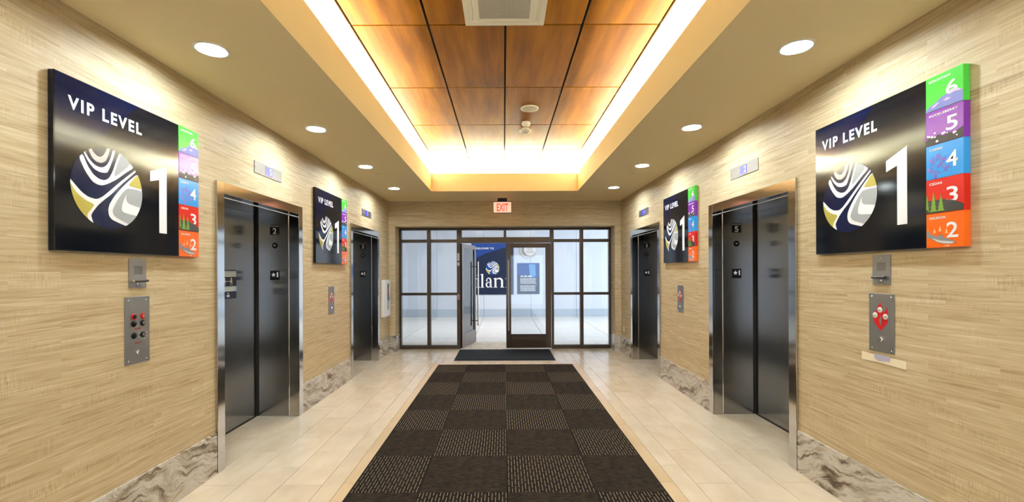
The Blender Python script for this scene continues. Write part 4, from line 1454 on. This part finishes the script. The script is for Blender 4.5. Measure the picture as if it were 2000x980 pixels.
def serif_word(mb, x, z, y0_, y1_):
    """lower-case serif word, letter by letter, from pixel-measured widths (x: pen start, z: baseline)"""
    xh = 0.34

    def P(pts):
        mb.prism(pts, y0_, y1_)

    def stem(a, top, w=0.062, foot=True, flag=True):
        pts = [(a, z + 0.018), (a, z + top - 0.045), (a - 0.034, z + top - 0.045), (a - 0.034, z + top - 0.025), (a + w, z + top), (a + w, z + 0.018)]
        P(pts)
        if foot:
            P([(a - 0.030, z), (a + w + 0.034, z), (a + w + 0.034, z + 0.014), (a + w, z + 0.026), (a, z + 0.026), (a - 0.030, z + 0.014)])
    # i
    stem(x + 0.036, xh)
    P(circle(x + 0.066, z + xh + 0.085, 0.036, 18))
    # l
    stem(x + 0.186, 0.48)
    # a
    ax = x + 0.335
    ring = []
    for k in range(25):
        t = R(20 + 320 * k / 24)
        ring.append((ax + 0.085 + 0.088 * math.cos(t), z + 0.098 + 0.100 * math.sin(t)))
    for k in range(24, -1, -1):
        t = R(20 + 320 * k / 24)
        ring.append((ax + 0.098 + 0.048 * math.cos(t), z + 0.100 + 0.072 * math.sin(t)))
    P(ring)
    arch = []
    for k in range(13):
        t = R(165 - 165 * k / 12)
        arch.append((ax + 0.108 + 0.092 * math.cos(t), z + 0.235 + 0.110 * math.sin(t)))
    arch += [(ax + 0.200, z + 0.03), (ax + 0.232, z + 0.022), (ax + 0.232, z + 0.004), (ax + 0.170, z), (ax + 0.140, z + 0.03)]
    for k in range(12, -1, -1):
        t = R(165 - 165 * k / 12)
        arch.append((ax + 0.098 + 0.044 * math.cos(t), z + 0.235 + 0.080 * math.sin(t)))
    P(arch)
    P(circle(ax + 0.036, z + 0.248, 0.030, 16))
    # n
    nx = x + 0.640
    stem(nx, xh, 0.066)
    ar = []
    for k in range(13):
        t = R(180 - 180 * k / 12)
        ar.append((nx + 0.172 + 0.124 * math.cos(t), z + 0.225 + 0.115 * math.sin(t)))
    ar += [(nx + 0.296, z + 0.018), (nx + 0.228, z + 0.018)]
    for k in range(12, -1, -1):
        t = R(180 - 180 * k / 12)
        ar.append((nx + 0.141 + 0.087 * math.cos(t), z + 0.215 + 0.078 * math.sin(t)))
    P(ar)
    P([(nx + 0.198, z), (nx + 0.334, z), (nx + 0.334, z + 0.014), (nx + 0.296, z + 0.026), (nx + 0.228, z + 0.026), (nx + 0.198, z + 0.014)])
    # i
    stem(x + 1.050, xh)
    P(circle(x + 1.080, z + xh + 0.085, 0.036, 18))


mb = MB()
serif_word(mb, -0.575, 0.246, -0.0335, -0.0305)
mb.build('name_lettering', 'sign_white', wb)

# information poster and round plaque
po = tag(empty('information_poster', (0.852, YC, 0.778)), 'blue information poster seen through the closed glass door', 'poster')
pb = box('poster_sheet', 'poster_dark', (-0.388, 0.388, -0.012, -0.001, 0, 1.077), po, 0.001)
MB().prism([(-0.386, 1.075), (0.386, 1.075), (0.386, 0.60), (0.10, 0.55), (-0.386, 0.68)], -0.0128, -0.0118).build('sky_print', 'poster_blue', pb)
MB().prism([(0.02, 1.04), (0.24, 1.04), (0.26, 0.62), (0.06, 0.58)], -0.0134, -0.0125).build('light_print', 'poster_light', pb)
mb = MB()
rr = random.Random(9)
x = -0.27
for wd in (0.09, 0.11, 0.12):
    mb.box(x, x + wd, -0.0142, -0.0130, 0.602, 0.640)
    x += wd + 0.03
z = 0.54
k = 0
while z > 0.08:
    if k != 6:
        x = -0.28
        xe = 0.28 - rr.uniform(0, 0.05)
        while x < xe:
            wd = rr.uniform(0.03, 0.08)
            mb.box(x, min(x + wd, xe), -0.0138, -0.0128, z, z + 0.018)
            x += wd + 0.014
    z -= 0.036
    k += 1
tag(mb.build('small_print', 'sign_white', pb), kind='stuff')
pq = tag(empty('round_plaque', (0.855, YC, 2.31)), 'round white and grey plaque on the wall above the poster', 'plaque')
MB().lathe([(0.0, -0.020), (0.300, -0.020), (0.310, -0.012), (0.310, -0.001)], axis='y', seg=48).build('disc', 'sign_grey', pq)
mb = MB().prism(circle(0.06, 0.02, 0.215, 36), -0.0220, -0.0195)
mb.build('white_field', 'sign_white', pq)
for r0, r1, a0, a1 in ((0.285, 0.298, 0, 360), (0.262, 0.274, 95, 300), (0.236, 0.250, 110, 280)):
    pts = [(r1 * math.cos(R(a0 + (a1 - a0) * k / 40)), r1 * math.sin(R(a0 + (a1 - a0) * k / 40))) for k in range(41)]
    pts += [(r0 * math.cos(R(a0 + (a1 - a0) * k / 40)), r0 * math.sin(R(a0 + (a1 - a0) * k / 40))) for k in range(40, -1, -1)]
    MB().prism(pts, -0.0225, -0.0195).build('curved_line', 'sign_white', pq)
mb = MB()
for k in range(5):
    mb.box(-0.10 + 0.02 * k, 0.20 - 0.02 * k, -0.0235, -0.0218, -0.10 + k * 0.05, -0.085 + k * 0.05)
mb.build('grey_strokes', 'sign_grey', pq)

bpy.context.view_layer.update()
